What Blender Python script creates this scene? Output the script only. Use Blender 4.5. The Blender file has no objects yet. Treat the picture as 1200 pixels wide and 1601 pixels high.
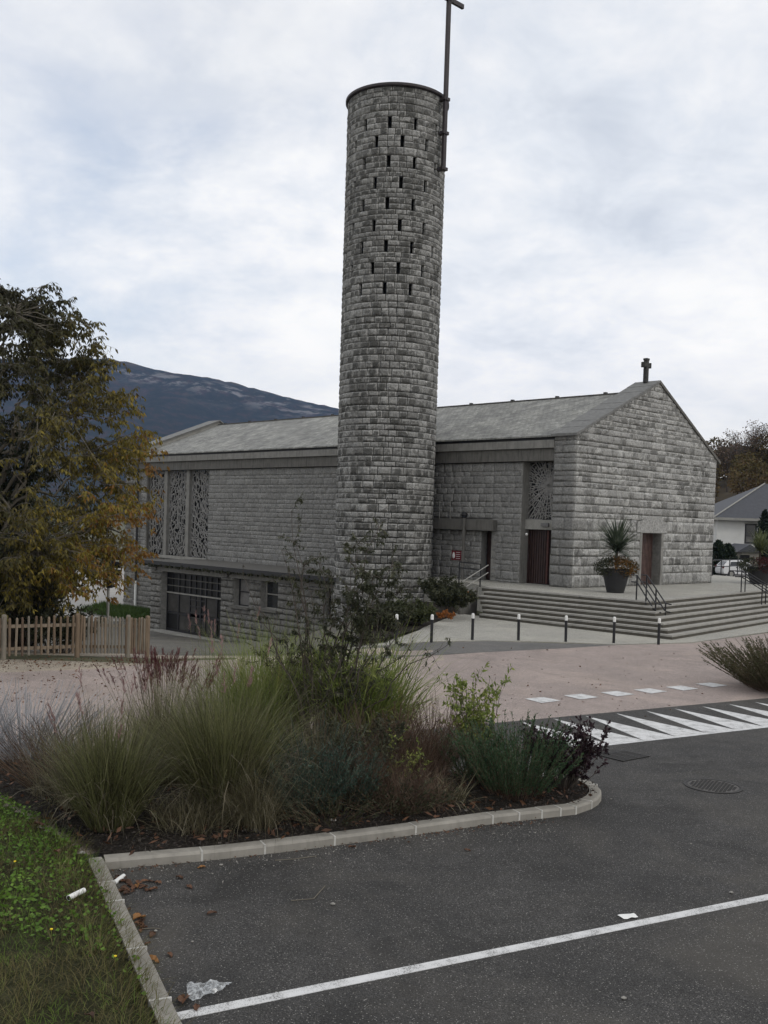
import bpy, bmesh, math, random
import numpy as np
from mathutils import Vector, Matrix
random.seed(7); RNG = np.random.default_rng(11)
sc = bpy.context.scene
COL = sc.collection
rad = math.radians

# ------------------------------------------------------------------ camera
F, CX, CY, H = 1600.0, 600.0, 871.0, 3.85
PIT, ROL = rad(2.0), math.atan(.032)
_f = np.array([0, math.cos(PIT), -math.sin(PIT)]); _r0 = np.array([1., 0, 0]); _u0 = np.cross(_r0, _f)
_c, _s = math.cos(ROL), math.sin(ROL)
CR, CU = _c * _r0 + _s * _u0, -_s * _r0 + _c * _u0
CAMPOS = np.array([0, 0, H])
cd = bpy.data.cameras.new('camera'); cam = bpy.data.objects.new('camera', cd); COL.objects.link(cam)
cd.sensor_fit = 'VERTICAL'; cd.sensor_height = 36.0; cd.lens = 36.0 * F / 1601.0
cd.shift_y = (CY - 800.5) / 1601.0; cd.clip_start = .1; cd.clip_end = 20000
cam.matrix_world = Matrix(((CR[0], CU[0], -_f[0], 0), (CR[1], CU[1], -_f[1], 0), (CR[2], CU[2], -_f[2], H), (0, 0, 0, 1)))
sc.camera = cam
sc.render.resolution_x, sc.render.resolution_y = 768, 1024
sc.view_settings.view_transform = 'Standard'; sc.view_settings.look = 'None'
sc.view_settings.exposure = 0.0; sc.view_settings.gamma = 1.0; sc.view_settings.use_curve_mapping = False

# ------------------------------------------------------------------ world + sun
SUN_EL, SUN_AZ = rad(38), rad(125)      # azimuth clockwise from +Y
w = bpy.data.worlds.new('World'); sc.world = w; w.use_nodes = True
nt = w.node_tree; N = nt.nodes; L = nt.links; N.clear()
def nd(t, **k):
    n = N.new(t)
    for a, b in k.items(): setattr(n, a, b)
    return n
out = nd('ShaderNodeOutputWorld'); sky = nd('ShaderNodeTexSky', sky_type='NISHITA', sun_disc=False)
sky.sun_elevation = SUN_EL; sky.sun_rotation = SUN_AZ; sky.air_density = 1.0; sky.dust_density = 2.0
bg1 = nd('ShaderNodeBackground'); bg1.inputs[1].default_value = 0.15
L.new(sky.outputs[0], bg1.inputs[0])
tc = nd('ShaderNodeTexCoord'); sep = nd('ShaderNodeSeparateXYZ'); L.new(tc.outputs['Generated'], sep.inputs[0])
def mth(op, a, b=None, c=None, clamp=False):
    n = nd('ShaderNodeMath', operation=op); n.use_clamp = clamp
    for i, x in enumerate((a, b, c)):
        if x is None: continue
        if isinstance(x, (int, float)): n.inputs[i].default_value = x
        else: L.new(x, n.inputs[i])
    return n.outputs[0]
zc = mth('MAXIMUM', sep.outputs[2], 0.0); den = mth('ADD', zc, .34)
cmb = nd('ShaderNodeCombineXYZ'); L.new(mth('DIVIDE', sep.outputs[0], den), cmb.inputs[0]); L.new(mth('DIVIDE', sep.outputs[1], den), cmb.inputs[1])
def noise(sc_, det, rough, off, dist=0.0):
    m = nd('ShaderNodeMapping'); L.new(cmb.outputs[0], m.inputs[0]); m.inputs['Location'].default_value = off
    n = nd('ShaderNodeTexNoise'); L.new(m.outputs[0], n.inputs['Vector']); n.inputs['Scale'].default_value = sc_
    n.inputs['Detail'].default_value = det; n.inputs['Roughness'].default_value = rough; n.inputs['Distortion'].default_value = dist
    return n.outputs[0]
def ramp(fac, stops):
    r = nd('ShaderNodeValToRGB'); L.new(fac, r.inputs[0]); e = r.color_ramp.elements
    while len(e) < len(stops): e.new(.5)
    for i, (p, c) in enumerate(stops): e[i].position = p; e[i].color = (*c, 1) if len(c) == 3 else c
    return r.outputs[0]
# soft cloud brightness with grey undersides
n1 = noise(1.9, 9, .56, (3.1, 1.7, 0), .25); n2 = noise(6.0, 10, .62, (7.3, 2.2, 1), .25)
mixn = mth('ADD', mth('MULTIPLY', n1, .6), mth('MULTIPLY', n2, .4))
ccol = ramp(mixn, [(.34, (.68, .72, .78)), (.44, (.84, .87, .91)), (.52, (.98, .98, .98)), (.60, (1.08, 1.065, 1.03))])
lowm = ramp(sep.outputs[2], [(.03, (.85, .85, .85)), (.17, (0, 0, 0))])
lm_ = nd('ShaderNodeMix', data_type='RGBA'); L.new(lowm, lm_.inputs[0]); L.new(ccol, lm_.inputs[6]); lm_.inputs[7].default_value = (1.12, 1.08, 1.0, 1)
bg2 = nd('ShaderNodeBackground'); L.new(lm_.outputs[2], bg2.inputs[0]); bg2.inputs[1].default_value = 1.06
# openings of blue
nb = noise(.8, 6, .6, (1.2, 4.4, 3), .3)
hole = ramp(nb, [(.50, (0, 0, 0)), (.66, (.75, .75, .75))])
# a wide thinner area of cloud to the left of the tower
vd = nd('ShaderNodeVectorMath', operation='DOT_PRODUCT'); L.new(tc.outputs['Generated'], vd.inputs[0]); vd.inputs[1].default_value = (-.22, .93, .27)
reg = ramp(vd.outputs['Value'], [(.955, (0, 0, 0)), (.999, (1, 1, 1))])
nb2 = noise(2.0, 7, .6, (5.0, .3, 1.4), .3)
thin = mth('MULTIPLY', reg, ramp(nb2, [(.38, (1, 1, 1)), (.60, (.05, .05, .05))]))
hf = mth('MULTIPLY', mth('ADD', mth('MULTIPLY', hole, .22), mth('MULTIPLY', thin, .55)), 1.0, clamp=True)
mx = nd('ShaderNodeMixShader'); L.new(hf, mx.inputs[0]); L.new(bg2.outputs[0], mx.inputs[1]); L.new(bg1.outputs[0], mx.inputs[2])
L.new(mx.outputs[0], out.inputs[0])
sd = bpy.data.lights.new('sun', 'SUN'); sd.energy = 0.75; sd.angle = rad(14); sd.color = (1, .96, .9)
so = bpy.data.objects.new('sun', sd); COL.objects.link(so)
sdir = Vector((math.sin(SUN_AZ) * math.cos(SUN_EL), math.cos(SUN_AZ) * math.cos(SUN_EL), math.sin(SUN_EL)))
so.rotation_euler = sdir.to_track_quat('Z', 'Y').to_euler(); so.location = (30, -30, 60)

# ------------------------------------------------------------------ helpers: place
def ray(px, py): return _f + CR * (px - CX) / F - CU * (py - CY) / F
def U(px, py, z=0.0):
    d = ray(px, py); t = (z - H) / d[2]; return d * t + CAMPOS
def UD(px, py, y):
    d = ray(px, py); return d * (y / d[1]) + CAMPOS
C0 = np.array([8.374, 45.446, 1.15]); az = rad(44.1)
u_ = np.array([-math.sin(az), math.cos(az), 0]); v_ = np.array([math.cos(az), math.sin(az), 0]); k_ = np.array([0, 0, 1.])
C0z = np.array([C0[0], C0[1], 0])
def CH(u, v, z): return C0z + u * u_ + v * v_ + z * k_      # church frame
def ss(a, b, x):
    t = np.clip((x - a) / (b - a), 0, 1); return t * t * (3 - 2 * t)
def gh(x, y):                                               # ground height
    x = np.asarray(x, float); y = np.asarray(y, float)
    return -3.25 * np.clip((y - 27) / 31, 0, 1) * ss(2.5, -6.5, x)

# ------------------------------------------------------------------ helpers: materials
MATS = {}
class NT:
    def __init__(s, name):
        s.m = bpy.data.materials.new(name); s.m.use_nodes = True; s.t = s.m.node_tree; s.t.nodes.clear()
        s.o = s.n('ShaderNodeOutputMaterial'); s.geo = s.n('ShaderNodeNewGeometry')
    def n(s, t, **k):
        x = s.t.nodes.new(t)
        for a, b in k.items(): setattr(x, a, b)
        return x
    def l(s, a, b): s.t.links.new(a, b)
    def noise(s, scale, det=5, rough=.6, vec=None, dist=0, sx=None):
        n = s.n('ShaderNodeTexNoise'); v = vec or s.geo.outputs['Position']
        if sx:
            m = s.n('ShaderNodeMapping'); s.l(v, m.inputs[0]); m.inputs['Scale'].default_value = sx; v = m.outputs[0]
        s.l(v, n.inputs['Vector']); n.inputs['Scale'].default_value = scale; n.inputs['Detail'].default_value = det
        n.inputs['Roughness'].default_value = rough; n.inputs['Distortion'].default_value = dist; return n.outputs[0]
    def ramp(s, fac, stops, interp=None):
        r = s.n('ShaderNodeValToRGB'); s.l(fac, r.inputs[0]); e = r.color_ramp.elements
        while len(e) < len(stops): e.new(.5)
        for i, (p, c) in enumerate(stops):
            e[i].position = p; e[i].color = (*c, 1) if hasattr(c, '__len__') else (c, c, c, 1)
        if interp: r.color_ramp.interpolation = interp
        return r.outputs[0]
    def math(s, op, a, b=None, clamp=False):
        n = s.n('ShaderNodeMath', operation=op); n.use_clamp = clamp
        for i, x in enumerate((a, b)):
            if x is None: continue
            if isinstance(x, (int, float)): n.inputs[i].default_value = x
            else: s.l(x, n.inputs[i])
        return n.outputs[0]
    def mix(s, fac, a, b, mode='MIX'):
        n = s.n('ShaderNodeMix', data_type='RGBA', blend_type=mode)
        for i, x in ((0, fac), (6, a), (7, b)):
            if isinstance(x, (int, float)): n.inputs[i].default_value = x if i == 0 else (x, x, x, 1)
            elif isinstance(x, (tuple, list)): n.inputs[i].default_value = (*x, 1)
            else: s.l(x, n.inputs[i])
        return n.outputs[2]
    def rnd(s):
        oi = s.n('ShaderNodeObjectInfo')
        return s.math('FRACT', s.math('ADD', s.geo.outputs['Random Per Island'], oi.outputs['Random']))
    def done(s, col, rough=.85, bump=None, bs=.3, bd=.02, metal=0, spec=.3, transl=0):
        p = s.n('ShaderNodeBsdfPrincipled'); 
        if isinstance(col, (tuple, list)): p.inputs['Base Color'].default_value = (*col, 1)
        else: s.l(col, p.inputs['Base Color'])
        if isinstance(rough, (int, float)): p.inputs['Roughness'].default_value = rough
        else: s.l(rough, p.inputs['Roughness'])
        p.inputs['Metallic'].default_value = metal; p.inputs['Specular IOR Level'].default_value = spec
        if bump is not None:
            b = s.n('ShaderNodeBump'); b.inputs['Strength'].default_value = bs; b.inputs['Distance'].default_value = bd
            s.l(bump, b.inputs['Height']); s.l(b.outputs[0], p.inputs['Normal'])
        if transl:
            t = s.n('ShaderNodeBsdfTranslucent')
            if isinstance(col, (tuple, list)): t.inputs[0].default_value = (*col, 1)
            else: s.l(col, t.inputs[0])
            mxs = s.n('ShaderNodeMixShader'); mxs.inputs[0].default_value = transl
            s.l(p.outputs[0], mxs.inputs[1]); s.l(t.outputs[0], mxs.inputs[2]); s.l(mxs.outputs[0], s.o.inputs[0])
        else: s.l(p.outputs[0], s.o.inputs[0])
        return s.m

def simple(name, col, rough=.7, var=.25, scale=4, bump=.2, bscale=60, metal=0, spec=.35, bd=.004):
    if name in MATS: return MATS[name]
    t = NT(name); a = tuple(c * (1 - var) for c in col); b = tuple(min(1, c * (1 + var)) for c in col)
    c = t.ramp(t.noise(scale, 8, .65), [(.3, a), (.7, b)])
    MATS[name] = t.done(c, rough, t.noise(bscale, 4, .6), bump, bd, metal, spec); return MATS[name]
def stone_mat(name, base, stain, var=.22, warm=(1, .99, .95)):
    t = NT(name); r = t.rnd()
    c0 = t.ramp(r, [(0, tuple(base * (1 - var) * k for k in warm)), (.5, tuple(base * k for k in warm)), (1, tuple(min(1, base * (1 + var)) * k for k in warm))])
    g = t.noise(11, 8, .72); c1 = t.mix(1.0, c0, t.ramp(g, [(.28, .5), (.5, .95), (.70, 1.4)]), 'MULTIPLY')
    pit = t.noise(45, 4, .6); c1 = t.mix(1.0, c1, t.ramp(pit, [(.36, .6), (.5, 1.0)]), 'MULTIPLY')
    at_ = t.n('ShaderNodeAttribute'); at_.attribute_name = 'rim'; rim = at_.outputs['Fac']
    core = t.math('SUBTRACT', 1.0, rim, True)
    # dressed margins stay pale, the rough centre holds the dirt
    c1 = t.mix(1.0, c1, t.ramp(rim, [(.0, .93), (.55, .98), (1, 1.22)]), 'MULTIPLY')
    # dark lichen: patches whose density changes from stone to stone
    n = t.noise(2.6, 7, .66, dist=.6); big = t.noise(.35, 3, .5)
    thr = t.math('ADD', t.math('ADD', n, t.math('MULTIPLY', t.math('SUBTRACT', r, .5), .30)), t.math('MULTIPLY', t.math('SUBTRACT', big, .5), .35))
    m = t.ramp(thr, [(.68 - stain * .24, 0), (.80 - stain * .22, 1)])
    cen = t.math('ADD', t.math('MULTIPLY', core, 1.0), t.math('ADD', t.math('MULTIPLY', t.noise(6, 4, .65, dist=.8), 2.4), t.math('MULTIPLY', t.math('FRACT', t.math('MULTIPLY', r, 5.17)), 1.3)))
    mc_ = t.ramp(cen, [(.0, 0), (1, 1)]); mc_ = t.math('MULTIPLY', t.math('SUBTRACT', cen, 3.05 - stain * 1.0), 1.5, True)
    c2 = t.mix(t.math('MULTIPLY', m, .6), c1, (.05, .05, .045)); c2 = t.mix(t.math('MULTIPLY', mc_, min(.85, stain * 1.2)), c2, (.042, .042, .038))
    c2 = t.mix(t.math('MULTIPLY', t.ramp(t.math('FRACT', t.math('MULTIPLY', r, 7.31)), [(.84, 0), (.9, 1)]), stain * .75), c2, (.07, .068, .062))
    return t.done(c2, .92, t.math('ADD', t.math('ADD', g, t.math('MULTIPLY', pit, .4)), t.math('MULTIPLY', t.noise(5.5, 4, .6, dist=1.0), 1.2)), .85, .06, spec=.15)
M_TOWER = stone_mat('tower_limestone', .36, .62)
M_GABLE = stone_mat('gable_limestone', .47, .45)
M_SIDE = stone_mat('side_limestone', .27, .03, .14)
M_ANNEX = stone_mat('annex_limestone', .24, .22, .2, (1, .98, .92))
M_JOINT_D = simple('dark_joint', (.03, .03, .028), .95, .3, 6)
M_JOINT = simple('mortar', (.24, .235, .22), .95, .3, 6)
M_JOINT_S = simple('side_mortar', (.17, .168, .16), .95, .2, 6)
def concrete(name, col, streak=.4):
    t = NT(name); g = t.noise(3, 8, .65); s_ = t.noise(1.6, 6, .6, sx=(6, 6, .7))
    c = t.ramp(g, [(.3, tuple(x * .8 for x in col)), (.7, tuple(x * 1.15 for x in col))])
    c = t.mix(t.math('MULTIPLY', t.ramp(s_, [(.48, 0), (.72, 1)]), streak), c, (.05, .05, .045))
    return t.done(c, .9, t.noise(50, 5, .6), .35, .006, spec=.2)
M_CONC = concrete('weathered_concrete', (.22, .215, .20)); M_CONC_L = concrete('pale_concrete', (.27, .265, .245), .15)
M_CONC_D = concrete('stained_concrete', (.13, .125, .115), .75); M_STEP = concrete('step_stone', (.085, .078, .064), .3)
M_KERB = concrete('kerb_concrete', (.27, .255, .225), .18)
M_BLACK = simple('black_paint', (.018, .018, .02), .45, .2, 8, .1)
M_DARK = simple('dark_void', (.012, .012, .012), .9, .3, 3)
M_RUST = simple('dark_iron', (.035, .028, .03), .55, .4, 9, .3)
M_GLASS = simple('dark_glass', (.022, .024, .026), .12, .3, 1.5, .0, spec=.6)
M_CURT = simple('curtain', (.16, .155, .15), .8, .3, 3)
M_RED = simple('dark_red_wood', (.06, .022, .018), .6, .35, 5, .4, 30)
M_WHITE = simple('white_paint', (.72, .72, .70), .5, .06, 4, .05)
M_LATT = simple('lattice_concrete', (.24, .235, .225), .9, .15, 4)
def asphalt(name, col, worn=.5, pinkish=None):
    t = NT(name); fine = t.noise(120, 3, .8); mid = t.noise(62, 3, .75); big = t.noise(.55, 7, .6); b2 = t.noise(2.3, 6, .62)
    vo = t.n('ShaderNodeTexVoronoi'); vo.inputs['Scale'].default_value = 75; t.l(t.geo.outputs['Position'], vo.inputs['Vector'])
    c = t.ramp(fine, [(.30, tuple(x * .30 for x in col)), (.50, tuple(x * .95 for x in col)), (.70, tuple(min(1, x * 2.8) for x in col))])
    c = t.mix(1, c, t.ramp(mid, [(.32, .45), (.5, .95), (.68, 1.75)]), 'MULTIPLY')
    c = t.mix(1, c, t.ramp(big, [(.3, 1 - .38 * worn), (.7, 1 + .32 * worn)]), 'MULTIPLY')
    c = t.mix(1, c, t.ramp(b2, [(.3, 1 - .2 * worn), (.7, 1 + .22 * worn)]), 'MULTIPLY')
    cr_ = t.n('ShaderNodeTexVoronoi', feature='DISTANCE_TO_EDGE'); cr_.inputs['Scale'].default_value = .33
    wv_ = t.n('ShaderNodeVectorMath', operation='ADD'); nn_ = t.n('ShaderNodeTexNoise'); nn_.inputs['Scale'].default_value = 1.6; nn_.inputs['Detail'].default_value = 6; t.l(t.geo.outputs['Position'], nn_.inputs['Vector'])
    sc_ = t.n('ShaderNodeVectorMath', operation='SCALE'); sc_.inputs['Scale'].default_value = 1.5; t.l(nn_.outputs['Color'], sc_.inputs[0]); t.l(t.geo.outputs['Position'], wv_.inputs[0]); t.l(sc_.outputs[0], wv_.inputs[1]); t.l(wv_.outputs[0], cr_.inputs['Vector'])
    ck = t.math('MULTIPLY', t.ramp(cr_.outputs['Distance'], [(.001, 1), (.005, 0)]), t.ramp(t.noise(.25, 3, .5), [(.50, 0), (.6, .6 * worn)]))
    c = t.mix(ck, c, tuple(x * .35 for x in col))
    st_ = t.ramp(t.noise(.9, 4, .5, dist=1.2), [(.55, 0), (.66, .5 * worn)]); c = t.mix(st_, c, tuple(x * .45 for x in col))
    du_ = t.ramp(t.noise(.35, 6, .65, dist=.8), [(.48, 0), (.66, .55 * worn)]); c = t.mix(du_, c, tuple(min(1, x * q) for x, q in zip(col, (2.1, 2.0, 1.8))))
    # odd pale chips of aggregate
    sp = t.n('ShaderNodeTexWhiteNoise'); t.l(vo.outputs['Position'], sp.inputs['Vector'])
    chip = t.math('MULTIPLY', t.ramp(sp.outputs['Value'], [(.90, 0), (.93, 1)]), t.ramp(vo.outputs['Distance'], [(.25, 1), (.5, 0)]))
    c = t.mix(t.math('MULTIPLY', chip, .8), c, (.32, .31, .29))
    return t.done(c, t.ramp(big, [(.3, .72), (.7, .92)]), t.math('ADD', fine, mid), .5, .006, spec=.25)
M_ASPH = asphalt('parking_asphalt', (.040, .0385, .037), .9); M_PINK = asphalt('pink_asphalt', (.25, .208, .19), .4)
M_GREYSTRIP = asphalt('grey_asphalt', (.10, .097, .094), .4); M_APRON = asphalt('pale_concrete_paving', (.27, .262, .235), .3)
M_GRAVEL = asphalt('beige_gravel', (.27, .235, .19), .5); M_ANNEXG = asphalt('forecourt_asphalt', (.085, .08, .07), .7)
M_LINE = asphalt('road_paint', (.62, .62, .60), .2)
def paint_mat():
    t = NT('worn_road_paint'); a = t.noise(75, 3, .75); b = t.noise(5, 6, .6)
    m = t.ramp(t.math('ADD', a, t.math('MULTIPLY', b, .5)), [(.60, 0), (.70, 1)])
    c = t.mix(m, (.16, .16, .155), t.ramp(b, [(.3, .50), (.7, .62)]))
    return t.done(c, .8, a, .3, .004, spec=.2)
M_PAINT = paint_mat()
def ground_mat():
    t = NT('land'); a = t.noise(.05, 8, .6); b = t.noise(3, 8, .6)
    c = t.ramp(a, [(.3, (.05, .06, .03)), (.55, (.09, .085, .05)), (.8, (.15, .14, .10))])
    c = t.mix(1, c, t.ramp(b, [(.3, .75), (.7, 1.25)]), 'MULTIPLY'); return t.done(c, .95, b, .4, .03)
M_LAND = ground_mat()
def soil_mat(name, c1, c2, c3):
    t = NT(name); a = t.noise(26, 8, .75); b = t.noise(3, 5, .6)
    c = t.ramp(a, [(.35, c1), (.52, c2), (.72, c3)]); c = t.mix(1, c, t.ramp(b, [(.3, .6), (.7, 1.3)]), 'MULTIPLY')
    return t.done(c, .95, a, 1.0, .04, spec=.1)
M_SOIL = soil_mat('mulch_soil', (.012, .010, .009), (.03, .026, .022), (.10, .09, .08))
M_TURF = soil_mat('turf_soil', (.02, .022, .01), (.045, .045, .022), (.09, .08, .045))
def leafmat(name, stops, transl=.25, patch=1.2, rough=.6, pm=.5):
    """stops: colours driven by per-leaf random blended with a patchy noise in the crown"""
    t = NT(name); r = t.rnd(); n = t.noise(patch, 3, .5)
    f = t.math('ADD', t.math('MULTIPLY', r, 1 - pm), t.math('MULTIPLY', t.ramp(n, [(.3, 0), (.7, 1)]), pm))
    c = t.ramp(f, stops); 
    return t.done(c, rough, None, transl=transl, spec=.25)

# ------------------------------------------------------------------ helpers: objects
WL = {}
def wl(o): return WL.get(o.name, np.zeros(3)) if o is not None else np.zeros(3)
def tag(o, label=None, cat=None, group=None, kind=None):
    if label: o['label'] = label
    if cat: o['category'] = cat
    if group: o['group'] = group
    if kind: o['kind'] = kind
    return o
def thing(name, loc, label, cat, group=None):
    o = bpy.data.objects.new(name, None); COL.objects.link(o); o.location = tuple(loc); o.empty_display_size = .3
    WL[o.name] = np.array(loc, float); return tag(o, label, cat, group)
def np_mesh(name, V, Fc, mat, smooth=False):
    """V (n,3); Fc array (m,k) or list of faces"""
    me = bpy.data.meshes.new(name); V = np.ascontiguousarray(V, dtype=np.float32)
    if isinstance(Fc, np.ndarray):
        m, k = Fc.shape; me.vertices.add(len(V)); me.vertices.foreach_set('co', V.ravel())
        me.loops.add(m * k); me.loops.foreach_set('vertex_index', Fc.astype(np.int32).ravel())
        me.polygons.add(m); me.polygons.foreach_set('loop_start', np.arange(0, m * k, k, dtype=np.int32))
        me.polygons.foreach_set('loop_total', np.full(m, k, dtype=np.int32))
        me.update(calc_edges=True)
    else: me.from_pydata([tuple(map(float, p)) for p in V], [], [list(map(int, f)) for f in Fc]); me.update()
    if mat: me.materials.append(mat)
    if smooth: me.polygons.foreach_set('use_smooth', np.ones(len(me.polygons), dtype=bool))
    return me
def link(name, me, parent=None, at=None):
    """mesh verts are relative to 'at' (world); parented with translation only"""
    o = bpy.data.objects.new(name, me); COL.objects.link(o); at = np.zeros(3) if at is None else np.array(at, float)
    o.location = tuple(at - wl(parent)); 
    if parent: o.parent = parent
    WL[o.name] = at; return o
class MB:
    def __init__(s): s.v = []; s.f = []
    def add(s, V, Fc):
        b = len(s.v); s.v += [tuple(map(float, p)) for p in V]; s.f += [tuple(int(i) + b for i in f) for f in Fc]; return s
    def box(s, c, size, X=(1, 0, 0), Y=(0, 1, 0), Zz=(0, 0, 1)):
        c = np.array(c, float); X, Y, Zz = (np.array(a, float) for a in (X, Y, Zz)); h = [q / 2 for q in size]
        V = [c + X * h[0] * i + Y * h[1] * j + Zz * h[2] * k for k in (-1, 1) for j in (-1, 1) for i in (-1, 1)]
        return s.add(V, [(0, 2, 3, 1), (4, 5, 7, 6), (0, 1, 5, 4), (2, 6, 7, 3), (0, 4, 6, 2), (1, 3, 7, 5)])
    def hexa(s, P):  # 4 bottom, 4 top
        return s.add(P, [(0, 3, 2, 1), (4, 5, 6, 7), (0, 1, 5, 4), (1, 2, 6, 5), (2, 3, 7, 6), (3, 0, 4, 7)])
    def prism(s, poly, z0, z1, zf=None):
        n = len(poly); V = [(p[0], p[1], z0) for p in poly] + [(p[0], p[1], z1) for p in poly]
        return s.add(V, [tuple(range(n - 1, -1, -1)), tuple(range(n, 2 * n))] + [(i, (i + 1) % n, n + (i + 1) % n, n + i) for i in range(n)])
    def tube(s, P, r, n=8, r1=None, cap=True):
        P = [np.array(p, float) for p in P]; m = len(P); b = []; a = P[1] - P[0]; up = np.array([0, 0, 1.]) if abs(a[2]) < .9 * np.linalg.norm(a) else np.array([1., 0, 0])
        V = []
        for i, p in enumerate(P):
            t = P[min(i + 1, m - 1)] - P[max(i - 1, 0)]; t = t / np.linalg.norm(t); x = np.cross(t, up); x /= np.linalg.norm(x); y = np.cross(t, x)
            q = r if r1 is None else r + (r1 - r) * i / (m - 1)
            V += [p + q * (math.cos(2 * math.pi * j / n) * x + math.sin(2 * math.pi * j / n) * y) for j in range(n)]
        Fc = [(i * n + j, i * n + (j + 1) % n, (i + 1) * n + (j + 1) % n, (i + 1) * n + j) for i in range(m - 1) for j in range(n)]
        if cap: Fc += [tuple(range(n - 1, -1, -1)), tuple((m - 1) * n + j for j in range(n))]
        return s.add(V, Fc)
    def bar(s, a, b, wd, th, up=(0, 0, 1)):
        a = np.array(a, float); b = np.array(b, float); d = b - a; Ln = np.linalg.norm(d); d = d / Ln; up = np.array(up, float)
        x = np.cross(d, up); x /= np.linalg.norm(x); y = np.cross(x, d); return s.box((a + b) / 2, (wd, Ln, th), x, d, y)
    def lathe(s, c, prof, n=24):
        c = np.array(c, float); V = [c + np.array([r * math.cos(2 * math.pi * j / n), r * math.sin(2 * math.pi * j / n), z]) for r, z in prof for j in range(n)]
        m = len(prof); Fc = [(i * n + j, i * n + (j + 1) % n, (i + 1) * n + (j + 1) % n, (i + 1) * n + j) for i in range(m - 1) for j in range(n)]
        Fc += [tuple(range(n - 1, -1, -1)), tuple((m - 1) * n + j for j in range(n))]; return s.add(V, Fc)
    def build(s, name, mat, parent=None, at=None, smooth=False, bevel=0):
        at = wl(parent) if at is None else np.array(at, float)
        V = np.array(s.v) - at; me = np_mesh(name, V, s.f, mat)
        if bevel:
            bm = bmesh.new(); bm.from_mesh(me); bmesh.ops.bevel(bm, geom=list(bm.edges), offset=bevel, segments=1, affect='EDGES', profile=.5); bm.to_mesh(me); bm.free()
        if smooth: me.polygons.foreach_set('use_smooth', np.ones(len(me.polygons), dtype=bool))
        return link(name, me, parent, at)
def struct(o, label=None): return tag(o, label, None, None, 'structure')
def stuff(o, label=None, cat=None): return tag(o, label, cat, None, 'stuff')

def sheet(name, poly, mat, off, step=3.0, label=None, kind='structure', drape=True):
    bm = bmesh.new(); vs = [bm.verts.new((float(p[0]), float(p[1]), 0)) for p in poly]; bm.faces.new(vs)
    xs = [p[0] for p in poly]; ys = [p[1] for p in poly]
    if drape and max(ys) > 26 and min(xs) < 3:
        for i in range(int((max(ys) - min(ys)) / step) + 1):
            bmesh.ops.bisect_plane(bm, geom=bm.verts[:] + bm.edges[:] + bm.faces[:], plane_co=(0, min(ys) + i * step, 0), plane_no=(0, 1, 0))
        for i in range(int((max(xs) - min(xs)) / step) + 1):
            bmesh.ops.bisect_plane(bm, geom=bm.verts[:] + bm.edges[:] + bm.faces[:], plane_co=(min(xs) + i * step, 0, 0), plane_no=(1, 0, 0))
        for v in bm.verts: v.co.z = float(gh(v.co.x, v.co.y)) + off
    else:
        for v in bm.verts: v.co.z = off
    bmesh.ops.triangulate(bm, faces=bm.faces[:]); bmesh.ops.recalc_face_normals(bm, faces=bm.faces[:])
    for f in bm.faces:
        if f.normal.z < 0: f.normal_flip()
    be = [e for e in bm.edges if e.is_boundary]; ex = bmesh.ops.extrude_edge_only(bm, edges=be)
    for v in ex['geom']:
        if isinstance(v, bmesh.types.BMVert): v.co.z -= .04
    me = bpy.data.meshes.new(name); bm.to_mesh(me); bm.free(); me.materials.append(mat)
    return tag(link(name, me), label, kind=kind)

# ------------------------------------------------------------------ stones
NV = 14
VAR = []
_r = np.random.default_rng(3)
for i in range(NV):
    s = np.array([0, .2 + _r.uniform(-.08, .1), .78 + _r.uniform(-.1, .08), 1]); t = np.array([0, .24 + _r.uniform(-.08, .1), .74 + _r.uniform(-.1, .08), 1])
    S, T = np.meshgrid(s, t); Dp = np.zeros((4, 4)); Dp[1:3, 1:3] = _r.uniform(.02, .085, (2, 2))
    S[1:3, 1:3] += _r.uniform(-.07, .07, (2, 2)); T[1:3, 1:3] += _r.uniform(-.08, .08, (2, 2))
    Dp[0, 1:3] += _r.uniform(0, .012, 2); Dp[3, 1:3] += _r.uniform(0, .012, 2)
    VAR.append((S.ravel(), T.ravel(), Dp.ravel()))
_bord = [0, 1, 2, 3, 7, 11, 15, 14, 13, 12, 8, 4]
SF = [(j * 4 + i, j * 4 + i + 1, (j + 1) * 4 + i + 1, (j + 1) * 4 + i) for j in range(3) for i in range(3)]
SF += [(_bord[(i + 1) % 12], _bord[i], 16 + i, 16 + (i + 1) % 12) for i in range(12)]
SF = np.array(SF)
BASE_D, BACK = .05, .10     # front border stands BASE_D proud of frame plane, back BACK behind
def stone_verts(k, w_, h_l, h_r, gap=.006, flip=False, bulge=1.0):
    """local: x along, z up (0..h), y = -outward. origin bottom-left"""
    S, T, Dp = VAR[k % NV]
    if flip: S = 1 - S; 
    x = gap + S * (w_ - 2 * gap); hh = h_l + (h_r - h_l) * S; z = gap + T * np.maximum(hh - 2 * gap, .01)
    fr = np.stack([x, -(BASE_D + Dp * bulge), z], 1); bb = fr[_bord].copy(); bb[:, 1] = BACK
    V = np.concatenate([fr, bb]); return V
def rimmed(me, n):
    a = me.attributes.new('rim', 'FLOAT', 'POINT'); r = np.ones(28, np.float32); r[[5, 6, 9, 10]] = 0; a.data.foreach_set('value', np.tile(r, n)); return me
UNIT = {}
def unit_mesh(k, mat, bulge):
    key = (k % NV, mat.name, bulge)
    if key not in UNIT:
        S, T, Dp = VAR[k % NV]
        fr = np.stack([S, -(BASE_D + Dp * bulge), T], 1); bb = fr[_bord].copy(); bb[:, 1] = BACK
        UNIT[key] = rimmed(np_mesh('stone', np.concatenate([fr, bb]), SF, mat), 1)
    return UNIT[key]
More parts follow.
